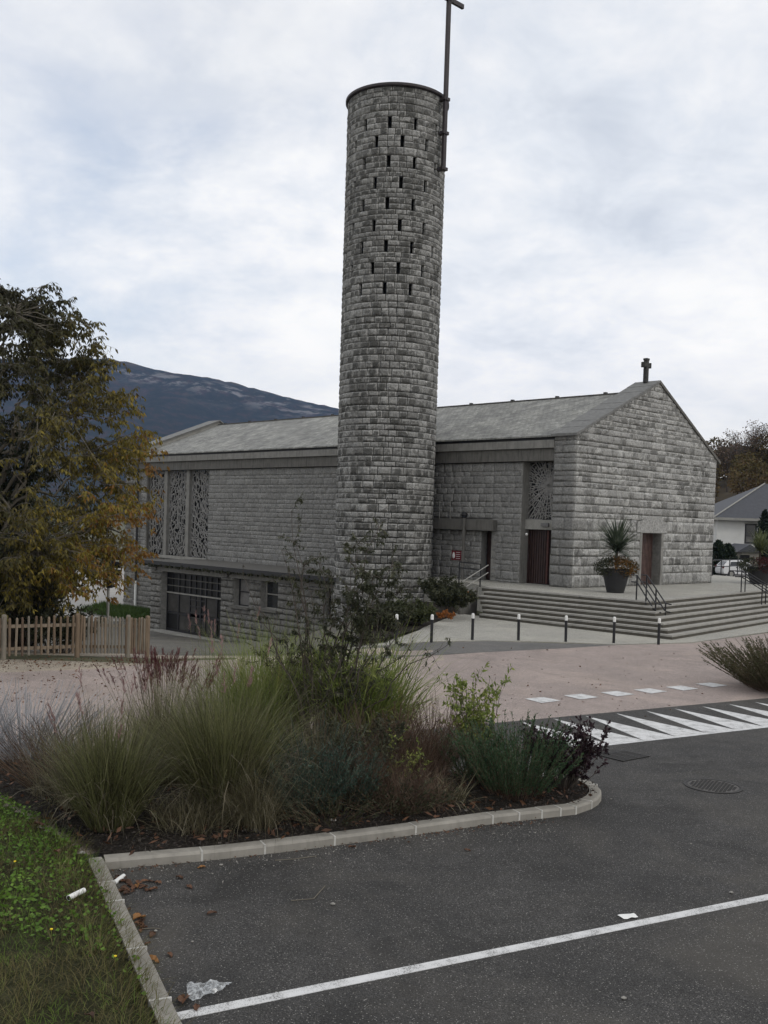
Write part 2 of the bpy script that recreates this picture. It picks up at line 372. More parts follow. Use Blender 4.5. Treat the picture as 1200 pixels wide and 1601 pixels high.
def emit_stones(parent, stones, mat, limit=300, bulge=1.0, gap=.006, cname='stone_courses'):
    """stones: (origin(3), xdir(3), w, hl, hr, variant)"""
    O = wl(parent); sco = []
    for i, (o, xd, w_, hl, hr, k) in enumerate(stones):
        o = np.array(o); nrm = np.array([xd[1], -xd[0], 0]); d = o - CAMPOS; dist = np.linalg.norm(d)
        sco.append(-(w_ * (hl + hr) / 2) * max(0.0, float(-(nrm @ d) / dist)) / dist ** 2)
    order = np.argsort(sco); chosen = set(order[:limit].tolist()); VV = []; FF = []; n = 0
    for i, (o, xd, w_, hl, hr, k) in enumerate(stones):
        o = np.array(o); xd = np.array(xd); yd = np.array([-xd[1], xd[0], 0])   # inward
        if i in chosen:
            if abs(hl - hr) < 1e-6:
                me = unit_mesh(k, mat, bulge); ob = bpy.data.objects.new('stone', me)
                ob.matrix_world = Matrix.Identity(4)
                ob.location = tuple(o + xd * gap + k_ * gap - O); ob.rotation_euler = (0, 0, math.atan2(xd[1], xd[0])); ob.scale = (w_ - 2 * gap, 1, hl - 2 * gap)
            else:
                V = stone_verts(k, w_, hl, hr, gap, bulge=bulge); Wd = V[:, :1] * xd + V[:, 1:2] * yd + V[:, 2:] * k_
                ob = bpy.data.objects.new('stone', rimmed(np_mesh('stone', Wd, SF, mat), 1)); ob.location = tuple(o - O)
            COL.objects.link(ob); ob.parent = parent
        else:
            V = stone_verts(k, w_, hl, hr, gap, bulge=bulge); VV.append(o + V[:, :1] * xd + V[:, 1:2] * yd + V[:, 2:] * k_); FF.append(SF + n); n += len(V)
    if VV:
        ob = link(cname, rimmed(np_mesh(cname, np.concatenate(VV) - O, np.concatenate(FF), mat), len(VV)), parent, O); stuff(ob)
def split(a, b, lo, hi, rs):
    """random widths filling a..b"""
    xs = [a]
    while b - xs[-1] > hi * 1.25: xs.append(xs[-1] + rs.uniform(lo, hi))
    if b - xs[-1] > hi: xs.append((xs[-1] + b) / 2)
    xs.append(b); return xs
def rows(z0, z1, hs, rs):
    zs = [z0]
    while z1 - zs[-1] > max(hs) * 1.4: zs.append(zs[-1] + rs.choice(hs) * rs.uniform(.95, 1.05))
    if z1 - zs[-1] > max(hs): zs.append((zs[-1] + z1) / 2)
    zs.append(z1); return zs
def wall_stones(origin, xd, a, b, z0, z1, hs, lo, hi, rs, holes=(), top=None, zs=None):
    """rectangular region a..b on axis xd; holes (a0,a1,z0,z1); top(x)->z limit"""
    out = []; zs = zs or rows(z0, z1, hs, rs); origin = np.array(origin)
    for r0, r1 in zip(zs[:-1], zs[1:]):
        iv = [(a, b)]
        for (h0, h1, hz0, hz1) in holes:
            if r1 > hz0 + .05 and r0 < hz1 - .05:
                iv2 = []
                for (p, q) in iv:
                    if h1 <= p or h0 >= q: iv2.append((p, q)); continue
                    if h0 > p + .05: iv2.append((p, h0))
                    if h1 < q - .05: iv2.append((h1, q))
                iv = iv2
        for (p, q) in iv:
            if top:   # clip by rake at row bottom
                g = np.linspace(p, q, 400); ok = g[np.array([top(x) for x in g]) > r0 + .05]
                if len(ok) < 2: continue
                p, q = ok[0], ok[-1]
            xs = split(p, q, lo, hi, rs)
            if top:
                gg = np.linspace(p, q, 300); full = gg[np.array([top(x) for x in gg]) >= r1]
                if len(full): xs = sorted(set(xs + [float(full[0]), float(full[-1])]))
                else: xs = sorted(set(xs + [6.5])) if p < 6.5 < q else xs
                xs = [x for i, x in enumerate(xs) if i == 0 or x - xs[i - 1] > .1]; xs[-1] = q
            for x0, x1 in zip(xs[:-1], xs[1:]):
                hl = hr = r1 - r0
                if top: hl = min(hl, top(x0) - r0); hr = min(hr, top(x1) - r0)
                if min(hl, hr) < .015: hl = max(hl, .02); hr = max(hr, .02)
                if abs(hl - hr) < 2e-3: hl = hr
                out.append((origin + xd * x0 + k_ * r0, xd, x1 - x0, hl, hr, rs.randrange(NV)))
    return out
# ------------------------------------------------------------------ ground
def terrain():
    xs = np.concatenate([[-4300, -1500, -500, -200, -100], np.arange(-60, 61, 3.), [100, 200, 500, 1500, 4300]])
    ys = np.concatenate([[-400, -100, -30], np.arange(-9, 91, 3.), [120, 200, 500, 1500, 4300]])
    X, Y = np.meshgrid(xs, ys); Zz = gh(X, Y) - .02
    V = np.stack([X.ravel(), Y.ravel(), Zz.ravel()], 1); nx = len(xs)
    Q = np.array([(j * nx + i, j * nx + i + 1, (j + 1) * nx + i + 1, (j + 1) * nx + i) for j in range(len(ys) - 1) for i in range(nx - 1)])
    struct(link('ground', np_mesh('ground', V, Q, M_LAND)), 'flat land running out to the foot of the mountain')
terrain()
def up(pts, z=0): return [U(px, py, z)[:2] for px, py in pts]
sheet('gravel_path', [(-45, 20), (-45, 31), (-12, 31.5), (-6, 30.5), (-3, 30), (1.8, 33), (1.8, 24), (-5, 20)], M_GRAVEL, .004, label='beige gravel path in front of the wooden fence')
sheet('annex_forecourt', [(-30, 31), (-12, 31.5), (-6, 30.5), (-3, 30), (1.8, 33), (1.5, 50), (-16, 66), (-60, 120), (-70, 90)], M_ANNEXG, .006, label='dark asphalt forecourt sloping down to the annex')
sheet('side_road', [(-19, 66), (-13, 69), (-20, 95), (-24, 130), (-60, 130), (-45, 95)], simple('pale_road', (.30, .29, .27), .9, .12, 1, .2, 60), .03, label='pale road seen under the autumn tree')
sheet('paved_road', [(-50, 6)] + [(-50, 22)] + up([(0, 1052), (150, 1046), (260, 1036), (420, 1024), (560, 1016), (700, 1016), (960, 1009), (1080, 1006), (1200, 990), (1400, 955)]) + [(70, 60), (70, 6)], M_PINK, .008, label='pinkish asphalt square in front of the church steps')
sheet('grey_strip', up([(540, 1007), (640, 1004), (760, 1003), (960, 1009), (880, 1014), (780, 1019), (680, 1024), (560, 1030)]), M_GREYSTRIP, .012, label='grey asphalt sliver in front of the bollards')
sheet('concrete_apron', up([(540, 1006), (600, 1000), (655, 984), (700, 958), (1052, 997), (1215, 965), (1330, 940), (1400, 952), (1200, 988), (1080, 1005), (960, 1008), (860, 1004), (760, 1002), (640, 1003)]), M_APRON, .016, label='pale concrete apron at the foot of the steps')
e1, e2 = U(862, 1123)[:2], U(1200, 1092)[:2]; ed = (e2 - e1) / np.linalg.norm(e2 - e1)
en = np.array([ed[1], -ed[0]])                                # towards the camera
sheet('parking_lot', [tuple(e1 - ed * 3.5), tuple(e1 + ed * 60), (70, -8), (-14, -8), (-14, 4), (-3.4, 11.0), (-1, 15)], M_ASPH, .012, label='dark worn asphalt of the car park')
# painted saw-tooth crossing
A1 = U(864.6, 1124.6)[:2]; A8 = U(1179, 1098.5)[:2]; pitch = (A8 - A1) / 7
B1 = U(958, 1166)[:2]; B8 = B1 + (U(1200, 1138.5)[:2] - B1) / np.linalg.norm(U(1200, 1138.5)[:2] - B1) * np.linalg.norm(pitch) * 7
bp = (B8 - B1) / 7
cross = thing('crossing_marking', (*B1, .016), 'white saw-tooth triangles painted along the ramp edge, below the dashes', 'road marking')
for i in range(-1, 12):
    a = A1 + pitch * i; b0 = B1 + bp * i; b1 = b0 + bp
    lo = 0.12; n_ = en * .25
    n_ = en * .09
    P = [(*a, .016), (*(b0 - n_), .016), (*b0, .016), (*b1, .016), (*(b1 - n_), .016)]
    link('triangle', np_mesh('triangle', np.array(P) - wl(cross), [(0, 1, 2, 3, 4)], M_PAINT), cross, wl(cross))
q0 = [U(*p)[:2] for p in ((821, 1093.5), (850, 1091.0), (877, 1096.5), (847, 1100.2))]; qc = sum(q0) / 4
sqc = [(848, 1095.3), (908, 1090), (965, 1085.3), (1016.5, 1081), (1066, 1076.6), (1112, 1071.5)]
whr = ['leftmost', 'second from the left', 'third from the left', 'fourth from the left', 'fifth from the left', 'last, by the bush']
for c, wd in zip(sqc, whr):
    cc = U(*c)[:2]; P = np.array([(*(q - qc), 0) for q in q0])
    o = link('road_square', np_mesh('road_square', P, [(0, 1, 2, 3)], M_PAINT), None, (*cc, .018))
    tag(o, f'white painted square on the pink road, {wd} of the row', 'road marking', 'row of white squares')
l0a, l0b = U(275, 1586), U(1240, 1392); dl = (l0b - l0a)[:2]; dl /= np.linalg.norm(dl); nl = np.array([dl[1], -dl[0]]) * .12
pl = [tuple(l0a[:2]), tuple(l0a[:2] + dl * 14), tuple(l0a[:2] + dl * 14 + nl), tuple(l0a[:2] + nl)]
tag(sheet('parking_line', pl, M_PAINT, .016), 'long white painted bay line crossing the near asphalt', 'road marking')

M_JOINTW = simple('pale_joint_mortar', (.48, .47, .44), .9, .15, 9)
# kerbs -------------------------------------------------------------
def kerb(name, path, joints, label, hgt=.125, wd=.17):
    path = np.array([p[:2] for p in path]); seg = np.linalg.norm(np.diff(path, axis=0), axis=1); S = np.concatenate([[0], np.cumsum(seg)])
    def at(s):
        i = min(max(np.searchsorted(S, s) - 1, 0), len(seg) - 1); t = (s - S[i]) / seg[i]; return path[i] + (path[i + 1] - path[i]) * t
    def nrm(s):
        d = at(min(s + .08, S[-1])) - at(max(s - .08, 0)); d /= np.linalg.norm(d); return np.array([-d[1], d[0]])
    root = thing(name, (*path[0], 0), None, None); struct(root, label)
    js = [0] + [j for j in joints if j < S[-1]] + [S[-1]]
    prof = [(0, -.05), (0, hgt - .03), (.025, hgt), (wd, hgt), (wd, -.05)]
    for a, b in zip(js[:-1], js[1:]):
        m = max(2, int((b - a) / .25) + 1); ss_ = np.linspace(a + .006, b - .006, m); jz = random.uniform(-.004, .004); V = []
        for s in ss_:
            p, n = at(s), nrm(s)
            for (o_, z) in prof: V.append((*(p + n * o_), z + (jz if z > 0 else 0)))
        Fc = [(i * 5 + j, i * 5 + j + 1, (i + 1) * 5 + j + 1, (i + 1) * 5 + j) for i in range(m - 1) for j in range(4)] + [(4, 3, 2, 1, 0), tuple((m - 1) * 5 + j for j in range(5))]
        link('kerb_stone', np_mesh('kerb_stone', np.array(V) - wl(root), Fc, M_KERB), root, wl(root))
        if b < S[-1]:
            p, n = at(b), nrm(b); t = np.array([n[1], -n[0]])
            MB().box((*(p + n * (wd / 2 - .001)), hgt / 2 - .002), (wd + .003, .022, hgt + .001), (*n, 0), (*t, 0)).build('mortar_joint', M_JOINTW, root)
    return root
fp = [U(163, 1362), U(340, 1346), U(460, 1332), U(613, 1312), U(770, 1290), U(850, 1281)]
end = [U(900, 1275), U(922, 1268), U(936, 1259), U(941, 1251), U(938, 1243), U(930, 1236.5), U(915, 1229)]
e0 = end[-1][:2]; kfront = [p[:2] for p in fp + end] + [e0 + np.array([-.5, .18]), e0 + np.array([-1.3, .28]), e0 + np.array([-3.5, .3]), e0 + np.array([-6, .35]), e0 + np.array([-9.2, .3])]
kf = kerb('island_kerb', kfront, [1.05, 1.78, 2.65, 3.75, 4.9, 5.3, 5.65, 5.95, 6.2, 6.6, 7.6, 8.6, 9.6, 10.6, 11.6, 12.6, 13.6, 14.6], 'concrete kerb round the planted island')
kl = [U(275, 1601), U(165, 1365)]; kd = (kl[0] - kl[1])[:2]; kd /= np.linalg.norm(kd); c0_ = kl[1][:2]
kleft = [c0_ + kd * s for s in (9, 6, 4, 2, 0)][::-1][::-1]
kerb('verge_kerb', [c0_ + kd * s for s in (8.5, 6, 4, 3, 2, 1, .0)] + [c0_ - kd * .17], [1.2, 2.2, 3.2, 4.2, 5.2, 6.2, 7.35, 7.9], 'concrete kerb between the grass verge and the car park')
# soil of the bed and turf -------------------------------------------
def bumpy(name, poly, mat, z0, amp, step, label, kind='structure', edge=.5):
    xs = [p[0] for p in poly]; ys = [p[1] for p in poly]; P = np.array(poly)
    gx = np.arange(min(xs), max(xs) + step, step); gy = np.arange(min(ys), max(ys) + step, step); X, Y = np.meshgrid(gx, gy)
    def dist(x, y):
        d = 1e9
        for i in range(len(P)):
            a, b = P[i], P[(i + 1) % len(P)]; ab = b - a; t = np.clip(((x - a[0]) * ab[0] + (y - a[1]) * ab[1]) / (ab @ ab), 0, 1)
            d = np.minimum(d, np.hypot(x - a[0] - t * ab[0], y - a[1] - t * ab[1]))
        return d
    ins = inside(X, Y, poly); Dd = dist(X, Y); sgn = np.where(ins, Dd, -Dd)
    Zz = z0 + amp * np.clip(sgn / edge, 0, 1) + RNG.normal(0, .008, X.shape) * (sgn > .05)
    nx = len(gx); idx = sgn > -step * .9
    Q = [(j * nx + i, j * nx + i + 1, (j + 1) * nx + i + 1, (j + 1) * nx + i) for j in range(len(gy) - 1) for i in range(nx - 1) if ins[j, i] and ins[j, i + 1] and ins[j + 1, i] and ins[j + 1, i + 1]]
    o = link(name, np_mesh(name, np.stack([X.ravel(), Y.ravel(), Zz.ravel()], 1), np.array(Q), mat, True)); return tag(o, label, kind=kind)
def inside(X, Y, poly):
    c = np.zeros(np.shape(X), bool); n = len(poly)
    for i in range(n):
        x0, y0 = poly[i]; x1, y1 = poly[(i + 1) % n]
        k = ((y0 > Y) != (y1 > Y)) & (X < (x1 - x0) * (Y - y0) / (y1 - y0 + 1e-12) + x0); c ^= k
    return c
bedpoly = [(float(p[0]), float(p[1])) for p in kfront]
# shrink onto the kerb's middle
ctr = np.array([-.5, 14.3])
bed_in = [tuple(np.array(p) + (ctr - np.array(p)) / np.linalg.norm(ctr - np.array(p)) * .06) for p in bedpoly]
bed_in = bed_in + [(-6.6, 15.2), (-4.6, 12.9)]
bumpy('planting_bed', bed_in, M_SOIL, .075, .10, .09, 'dark mulch soil of the planted island', edge=.6)
tl = [tuple(c0_ + kd * s + np.array([-.1, 0])) for s in (0, 1, 2, 4, 6, 8.5)]
turf = tl + [(-2, 2), (-14, 2), (-16, 15.8), (-6.6, 15.25), (-4.6, 12.9), (-3.3, 11.4)]
bumpy('grass_verge', turf, M_TURF, .10, .03, .12, 'soil under the grass verge')

# ------------------------------------------------------------------ mountain and wooded hill
def mountain():
    prof = [(-2600, 430), (-2000, 470), (-1500, 505), (-1200, 520), (-967, 527), (-900, 523), (-780, 488), (-640, 478), (-500, 452), (-370, 420), (-260, 398), (-168, 382), (0, 345), (200, 300), (500, 255), (900, 190), (1500, 120), (2200, 60), (3200, 20)]
    xs = np.arange(-2600, 3201, 20.); zr = np.interp(xs, [p[0] for p in prof], [p[1] for p in prof])
    zr = np.convolve(np.pad(zr, 3, 'edge'), np.ones(7) / 7, 'valid')
    ts = np.concatenate([np.linspace(0, .82, 34), np.linspace(.84, 1, 16), [1.05, 1.2, 1.6]]); V = []
    rs = np.random.default_rng(5)
    def fbm(x, y):
        r = 0; a = 1
        for k in range(5):
            fx, fy = rs0[k]; r = r + a * np.sin(x * fx[0] + y * fx[1] + fy) * np.sin(x * fx[1] * .8 - y * fx[0] * 1.1 + fy * 2); a *= .55
        return r
    rs0 = [((rs.uniform(.004, .007) * 1.9 ** k, rs.uniform(.003, .006) * 1.9 ** k), rs.uniform(0, 6)) for k in range(5)]
    for t in ts:
        y = 1700 + 1800 * min(t, 1) + (t - 1) * 1500 * (t > 1)
        base = zr * (np.clip(t, 0, 1) ** 1.5) if t <= 1 else zr * (1 - (t - 1) * .9)
        nse = fbm(xs, np.full_like(xs, y)) * 26 * min(t, 1) * (1 - ss(.85, 1, t)) + (rs.normal(0, 2.2, len(xs)) if t > .3 else 0) * (t < .99) + rs.normal(0, 1.2, len(xs)) * (t >= .99)
        for x, z in zip(xs, base + nse - (6 if t == 0 else 0)): V.append((x, y, z))
    nx = len(xs); Q = np.array([(j * nx + i, j * nx + i + 1, (j + 1) * nx + i + 1, (j + 1) * nx + i) for j in range(len(ts) - 1) for i in range(nx - 1)])
    t = NT('mountain_forest'); f = t.noise(.02, 9, .72); rk = t.noise(.012, 9, .75, sx=(1, 1, 3)); 
    sp = t.n('ShaderNodeSeparateXYZ'); t.l(t.geo.outputs['Position'], sp.inputs[0])
    c = t.ramp(f, [(.3, (.008, .014, .010)), (.5, (.018, .024, .016)), (.60, (.042, .030, .024)), (.72, (.02, .032, .02))])
    # height below the crest carries the pale rock bands and the bare top
    cr = t.math('ADD', t.math('MULTIPLY', sp.outputs[0], -.181), 351.6); rel = t.math('SUBTRACT', sp.outputs[2], cr)
    relw = t.math('ADD', rel, t.math('MULTIPLY', t.math('SUBTRACT', t.noise(.006, 4, .5), .5), 80))
    band = t.ramp(t.math('DIVIDE', t.math('ADD', relw, 150), 200), [(.0, .0), (.35, .1), (.52, .75), (.66, .5), (.74, .0)])
    m = t.math('MULTIPLY', band, t.ramp(rk, [(.52, 0), (.58, 1)]))
    c = t.mix(m, c, (.21, .205, .20))
    c = t.mix(t.ramp(t.math('DIVIDE', t.math('ADD', relw, 150), 200), [(.74, 0), (.82, .7)]), c, (.085, .075, .05))
    struct(link('mountain', np_mesh('mountain', np.array(V), Q, t.done(c, 1, spec=0), True)), 'long blue forested mountain with pale rock bands')
mountain()
# ------------------------------------------------------------------ church
def quadbox(mb, P0, P1, P2, P3, th, nrm):
    n = np.array(nrm, float) * th; P = [np.array(p, float) for p in (P0, P1, P2, P3)]
    mb.hexa([p - n for p in P] + P); return mb
rs = random.Random(21)
church = thing('church', CH(0, 0, 0), 'grey stone church with low slate roof and gable cross behind the round tower', 'church')
GL, GA, GR, VA = 8.02, 10.98, 7.62, 6.5
def gtop(v): return GL + (GA - GL) * v / VA if v < VA else GA - (GA - GR) * (v - VA) / (12.45 - VA)
DV0, DV1, DZ = 5.5, 7.25, 3.70
# gable backing (pieces around the door)
def gback(v0, v1, z0, u0=.0, u1=1.2, low=None):
    P = [CH(u0, v0, z0), CH(u0, v1, z0), CH(u0, v1, gtop(v1) - .03), CH(u0, v0, gtop(v0) - .03)]; Q = [p + u_ * (u1 - u0) for p in P]
    return [(P[0], P[1], Q[1], Q[0]), (P[3], P[2], Q[2], Q[3])]
mb = MB()
for (a, b, z) in ((0.0, DV0, .9), (DV0, VA, DZ), (VA, DV1, DZ), (DV1, 12.42, .9)):
    lo, hi = gback(a, b, z, -.01, 1.2); mb.hexa(list(lo) + list(hi))
mb.build('gable_wall', M_JOINT, church)
hs = [.2, .26, .32, .38, .30]
zs_g = [1.15, 1.72, 2.12, 2.55, 2.9, 3.28, DZ, 4.28] + rows(4.28, 11.0, [.2, .25, .3, .36], rs)[1:]
rs = random.Random(5)
st = wall_stones(C0z, v_, 0.0, 12.45, 1.15, 11, hs, .36, .85, rs, holes=[(DV0, DV1, 0, DZ), (5.0, 7.75, DZ, 4.28)], top=gtop, zs=zs_g)
# pier return (front-left corner face)
st2 = wall_stones(C0z, -u_, -1.18, 0.0, 1.15, GL - .02, hs, .45, .75, rs, zs=zs_g[:zs_g.index(4.28)] + [z for z in zs_g if z >= 4.28 and z < 7.8] + [GL - .02])
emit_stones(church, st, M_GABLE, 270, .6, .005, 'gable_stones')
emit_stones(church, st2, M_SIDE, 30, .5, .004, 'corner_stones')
# lintel stone over the gable door, with a curved top
n = 12; top = [CH(-.10, 5.02 + (7.73 - 5.02) * i / n, 4.22 + .26 * math.sin(math.pi * i / n) ** 1.4) for i in range(n + 1)]
P = [CH(-.10, 5.02, DZ + .01)] + [CH(-.10, 7.73, DZ + .01)] + top[::-1]; mm = MB(); m = len(P)
mm.add(P + [p + u_ * .2 for p in P], [tuple(range(m)), tuple(range(2 * m - 1, m - 1, -1))] + [(i, m + i, m + (i + 1) % m, (i + 1) % m) for i in range(m)])
mm.build('door_lintel', M_GABLE, church)
# gable door recess: reveals + planked leaf
rv = MB()
rv.box(CH(.42, DV1 + .10, (1.15 + DZ) / 2), (.2, 1.02, DZ - 1.15), v_, u_); rv.box(CH(.42, DV0 - .10, (1.15 + DZ) / 2), (.2, 1.02, DZ - 1.15), v_, u_)
rv.box(CH(.42, (DV0 + DV1) / 2, DZ + .05), (DV1 - DV0 + .4, 1.02, .12), v_, u_); rv.build('door_reveal', M_CONC, church)
def planks(parent, o, xd, w_, z0, z1, n_, mat, th=.05, every=0):
    xd = np.array(xd); inn = np.array([-xd[1], xd[0], 0]); pw = w_ / n_
    MB().box(o + xd * w_ / 2 + inn * .05 + k_ * ((z0 + z1) / 2 - o[2]), (w_, .04, z1 - z0), xd, inn).build('door_backing', M_DARK, parent)
    me = MB().box((pw * .5, 0, (z1 - z0) / 2), (pw * .72, th, z1 - z0 - .02)); V = np.array(me.v); m0 = np_mesh('plank', V, me.f, mat)
    for i in range(n_):
        b = bpy.data.objects.new('plank', m0); COL.objects.link(b); b.parent = parent; p = o + xd * pw * i; p = np.array([p[0], p[1], z0 + .01]) - wl(parent)
        b.location = tuple(p); b.rotation_euler = (0, 0, math.atan2(xd[1], xd[0]))
M_DOORW = simple('door_wood', (.085, .052, .045), .5, .4, 3, .4, 30)
d = link('gable_door', None, church, CH(.42, DV0, 1.15)); planks(d, CH(.42, DV0, 1.15), v_, DV1 - DV0, 1.15, DZ, 14, M_DOORW)
# ---- long side wall
WV = .35
UB0, UB1 = 1.2, 3.22                     # bay with grille and door
D20, D21 = 4.95, 5.63                    # narrow second door
WU0, WU1 = 28.8, 36.5                    # triple window
ZW = 6.83
sb = MB()
for (a, b, z0, z1) in ((UB1, D20, .2, ZW), (D20, D21, 3.54, ZW), (D21, 9.5, .2, ZW), (9.5, WU0, -3.6, ZW), (WU0, WU1, -3.6, 1.08), (WU1, 38.0, -3.6, ZW)):
    sb.box(CH((a + b) / 2, WV + .21, (z0 + z1) / 2), (b - a - (.0 if a != UB1 else .0), .4, z1 - z0), u_, v_)
sb.build('side_wall', M_JOINT_S, church)
hs2 = [.17, .24, .30, .2]
rs = random.Random(8); org = C0z + v_ * WV
zs_s = [ZW - .02]
pat = [.5, .26, .44, .26, .36, .46, .3, .36, .3, .36, .38, .28, .4, .28, .3, .4, .26, .36, .5]
i = 0
while zs_s[-1] > 1.0: zs_s.append(zs_s[-1] - pat[i % len(pat)] * .82); i += 1
zs_s = zs_s[::-1]; zl = rows(-3.5, zs_s[0], [.26, .32, .38], rs)
a1 = wall_stones(org, -u_, -D20 + .0, -UB1, 1.15, ZW, hs2, .45, .85, rs, zs=[1.15] + zs_s[1:])
a2 = wall_stones(org, -u_, -9.6, -D20, .3, ZW, hs2, .4, .8, rs, holes=[(-D21, -D20, 0, 3.54), (-9.0, -4.62, 3.54, 4.1)], zs=[.25, .55, .85] + [1.15] + zs_s[1:])
a3 = wall_stones(org, -u_, -38.0, -9.6, 1, ZW, hs2, .4, .85, rs, holes=[(-WU1, -WU0, 1.08, ZW)], zs=zs_s)
a4 = wall_stones(org, -u_, -38.0, -28.4, -3.5, 1, hs2, .5, .9, rs, zs=zl)
for s_ in (a1, a2, a3, a4): pass
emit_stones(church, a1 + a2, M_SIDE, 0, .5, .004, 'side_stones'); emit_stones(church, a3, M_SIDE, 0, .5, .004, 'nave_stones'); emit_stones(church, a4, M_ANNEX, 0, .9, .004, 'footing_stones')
# beams, gutter
MB().box(CH((1.2 + 38.2) / 2, .62, 7.13), (37.0, 1.06, .56), u_, v_).build('wall_beam', M_CONC_D, church)
for a, b in ((1.2, 7.0), (7.02, 16), (16.02, 27), (27.02, 38.4)):
    MB().box(CH((a + b) / 2, .55, 7.60), (b - a, 1.2, .36), u_, v_).build('fascia', M_CONC, church)
MB().box(CH(19.8, .58, 7.86), (37.2, 1.0, .17), u_, v_).build('gutter', M_BLACK, church)
# roof
def slate():
    t = NT('slate_roof')
    def dot(vec):
        n = t.n('ShaderNodeVectorMath', operation='DOT_PRODUCT'); t.l(t.geo.outputs['Position'], n.inputs[0]); n.inputs[1].default_value = tuple(map(float, vec)); return n.outputs['Value']
    cb = t.n('ShaderNodeCombineXYZ'); t.l(dot(u_), cb.inputs[0]); t.l(dot(v_), cb.inputs[1])
    br = t.n('ShaderNodeTexBrick'); t.l(cb.outputs[0], br.inputs['Vector']); br.inputs['Scale'].default_value = 1.0
    br.inputs['Brick Width'].default_value = .30; br.inputs['Row Height'].default_value = .22; br.inputs['Mortar Size'].default_value = .012; br.inputs['Mortar Smooth'].default_value = .3
    br.inputs['Color1'].default_value = (.8, .8, .8, 1); br.inputs['Color2'].default_value = (1.15, 1.15, 1.15, 1); br.inputs['Mortar'].default_value = (.45, .45, .45, 1)
    a = t.noise(.9, 9, .72, dist=.4); b = t.noise(9, 7, .7)
    c = t.ramp(a, [(.3, (.15, .15, .145)), (.5, (.235, .235, .22)), (.66, (.34, .34, .31))]); c = t.mix(1, c, t.ramp(b, [(.3, .7), (.7, 1.3)]), 'MULTIPLY')
    c = t.mix(1, c, br.outputs[0], 'MULTIPLY'); h = t.math('ADD', t.math('MULTIPLY', br.outputs['Fac'], -1.0), t.math('MULTIPLY', b, 1.2))
    return t.done(c, .75, h, .8, .04, spec=.3)
M_SLATE = slate()
RE, RR, RRR = 7.97, 10.62, 7.35
rf = MB()
quadbox(rf, CH(.9, -.12, RE), CH(38, -.12, RE), CH(38, VA, RR), CH(.9, VA, RR), .07, (0, 0, 1)); rf.build('roof_slope', M_SLATE, church)
rf = MB(); quadbox(rf, CH(.9, VA, RR), CH(38, VA, RR), CH(38, 12.8, RRR), CH(.9, 12.8, RRR), .07, (0, 0, 1)); rf.build('roof_slope', M_SLATE, church)
for i in range(12):
    MB().box(CH(3 + i * 3.0, VA, RR + .05), (.16, .16, .14), u_, v_).build('ridge_vent', M_BLACK, church)
MB().box(CH(20, VA, RR + .02), (36, .18, .05), u_, v_).build('ridge_cap', M_CONC_D, church)
# far walls closing the nave
MB().box(CH(20, 12.3, 3), (36, .3, 8.6), u_, v_).build('rear_wall', M_GABLE, church)
# front coping slabs
M_COP = simple('coping_slate', (.155, .155, .15), .75, .25, 5, .4, 40)
nsl = 9
for i in range(nsl):
    va, vb = -.22 + (VA + .22) * i / nsl, -.22 + (VA + .22) * (i + 1) / nsl - .012; za, zb = gtop(va) + .11, gtop(vb) + .11
    dz = .012 * ((i * 7) % 3)
    P = [CH(-.14, va, za), CH(-.14, vb, zb), CH(1.28, vb, zb), CH(1.28, va, za)]; P = [p + k_ * dz for p in P]
    m_ = MB(); m_.hexa([p - k_ * .12 for p in P][::1] + P); m_.build('coping_slab', M_COP, church)
for i in range(8):
    va, vb = VA + (12.75 - VA) * i / 8, VA + (12.75 - VA) * (i + 1) / 8 - .012
    P = [CH(-.14, va, gtop(va) + .11), CH(-.14, vb, gtop(vb) + .11), CH(1.28, vb, gtop(vb) + .11), CH(1.28, va, gtop(va) + .11)]
    m_ = MB(); m_.hexa([p - k_ * .15 for p in P] + P); m_.build('coping_slab', M_BLACK if False else M_CONC_D, church)
# rear parapet
for (va, vb, fa, fb) in ((-.3, VA, RE, RR), (VA, 12.9, RR, RRR)):
    P = [CH(36.7, va, fa + .35), CH(36.7, vb, fb + .35), CH(38.2, vb, fb + .35), CH(38.2, va, fa + .35)]
    m_ = MB(); m_.hexa([p - k_ * .08 for p in P] + P); m_.build('parapet_coping', M_COP, church)
    P = [CH(36.85, va, fa + .26), CH(36.85, vb, fb + .26), CH(38.1, vb, fb + .26), CH(38.1, va, fa + .26)]
    m_ = MB(); m_.hexa([p - k_ * .6 for p in P] + P); m_.build('rear_parapet', M_CONC_L, church)
# end buttress seen left of the wall
MB().box(CH(39.6, 1.6, 2.2), (1.6, 1.2, 11.2), u_, v_).build('end_buttress', M_JOINT_S, church)
bz = wall_stones(C0z + v_ * 1.0, -u_, -40.4, -38.8, -3.4, 7.4, hs2, .5, .8, rs, zs=rows(-3.4, 7.4, [.3, .36, .42], rs)); emit_stones(church, bz, M_ANNEX, 0, 1, .004, 'buttress_stones')
# gable cross
cx = MB(); cb_ = CH(.55, VA - .25, GA + .1)
cx.box(cb_ + k_ * .5, (.20, .2, 1.15), v_, u_); cx.box(cb_ + k_ * .78, (.56, .18, .2), v_, u_)
for s_ in (-1, 1): cx.box(cb_ + k_ * .78 + v_ * .26 * s_, (.09, .22, .26), v_, u_)
cx.box(cb_ + k_ * 1.06, (.27, .22, .1), v_, u_)
cx.build('gable_cross', simple('dark_stone', (.05, .05, .048), .9, .4, 8, .5, 40), church, bevel=.015)
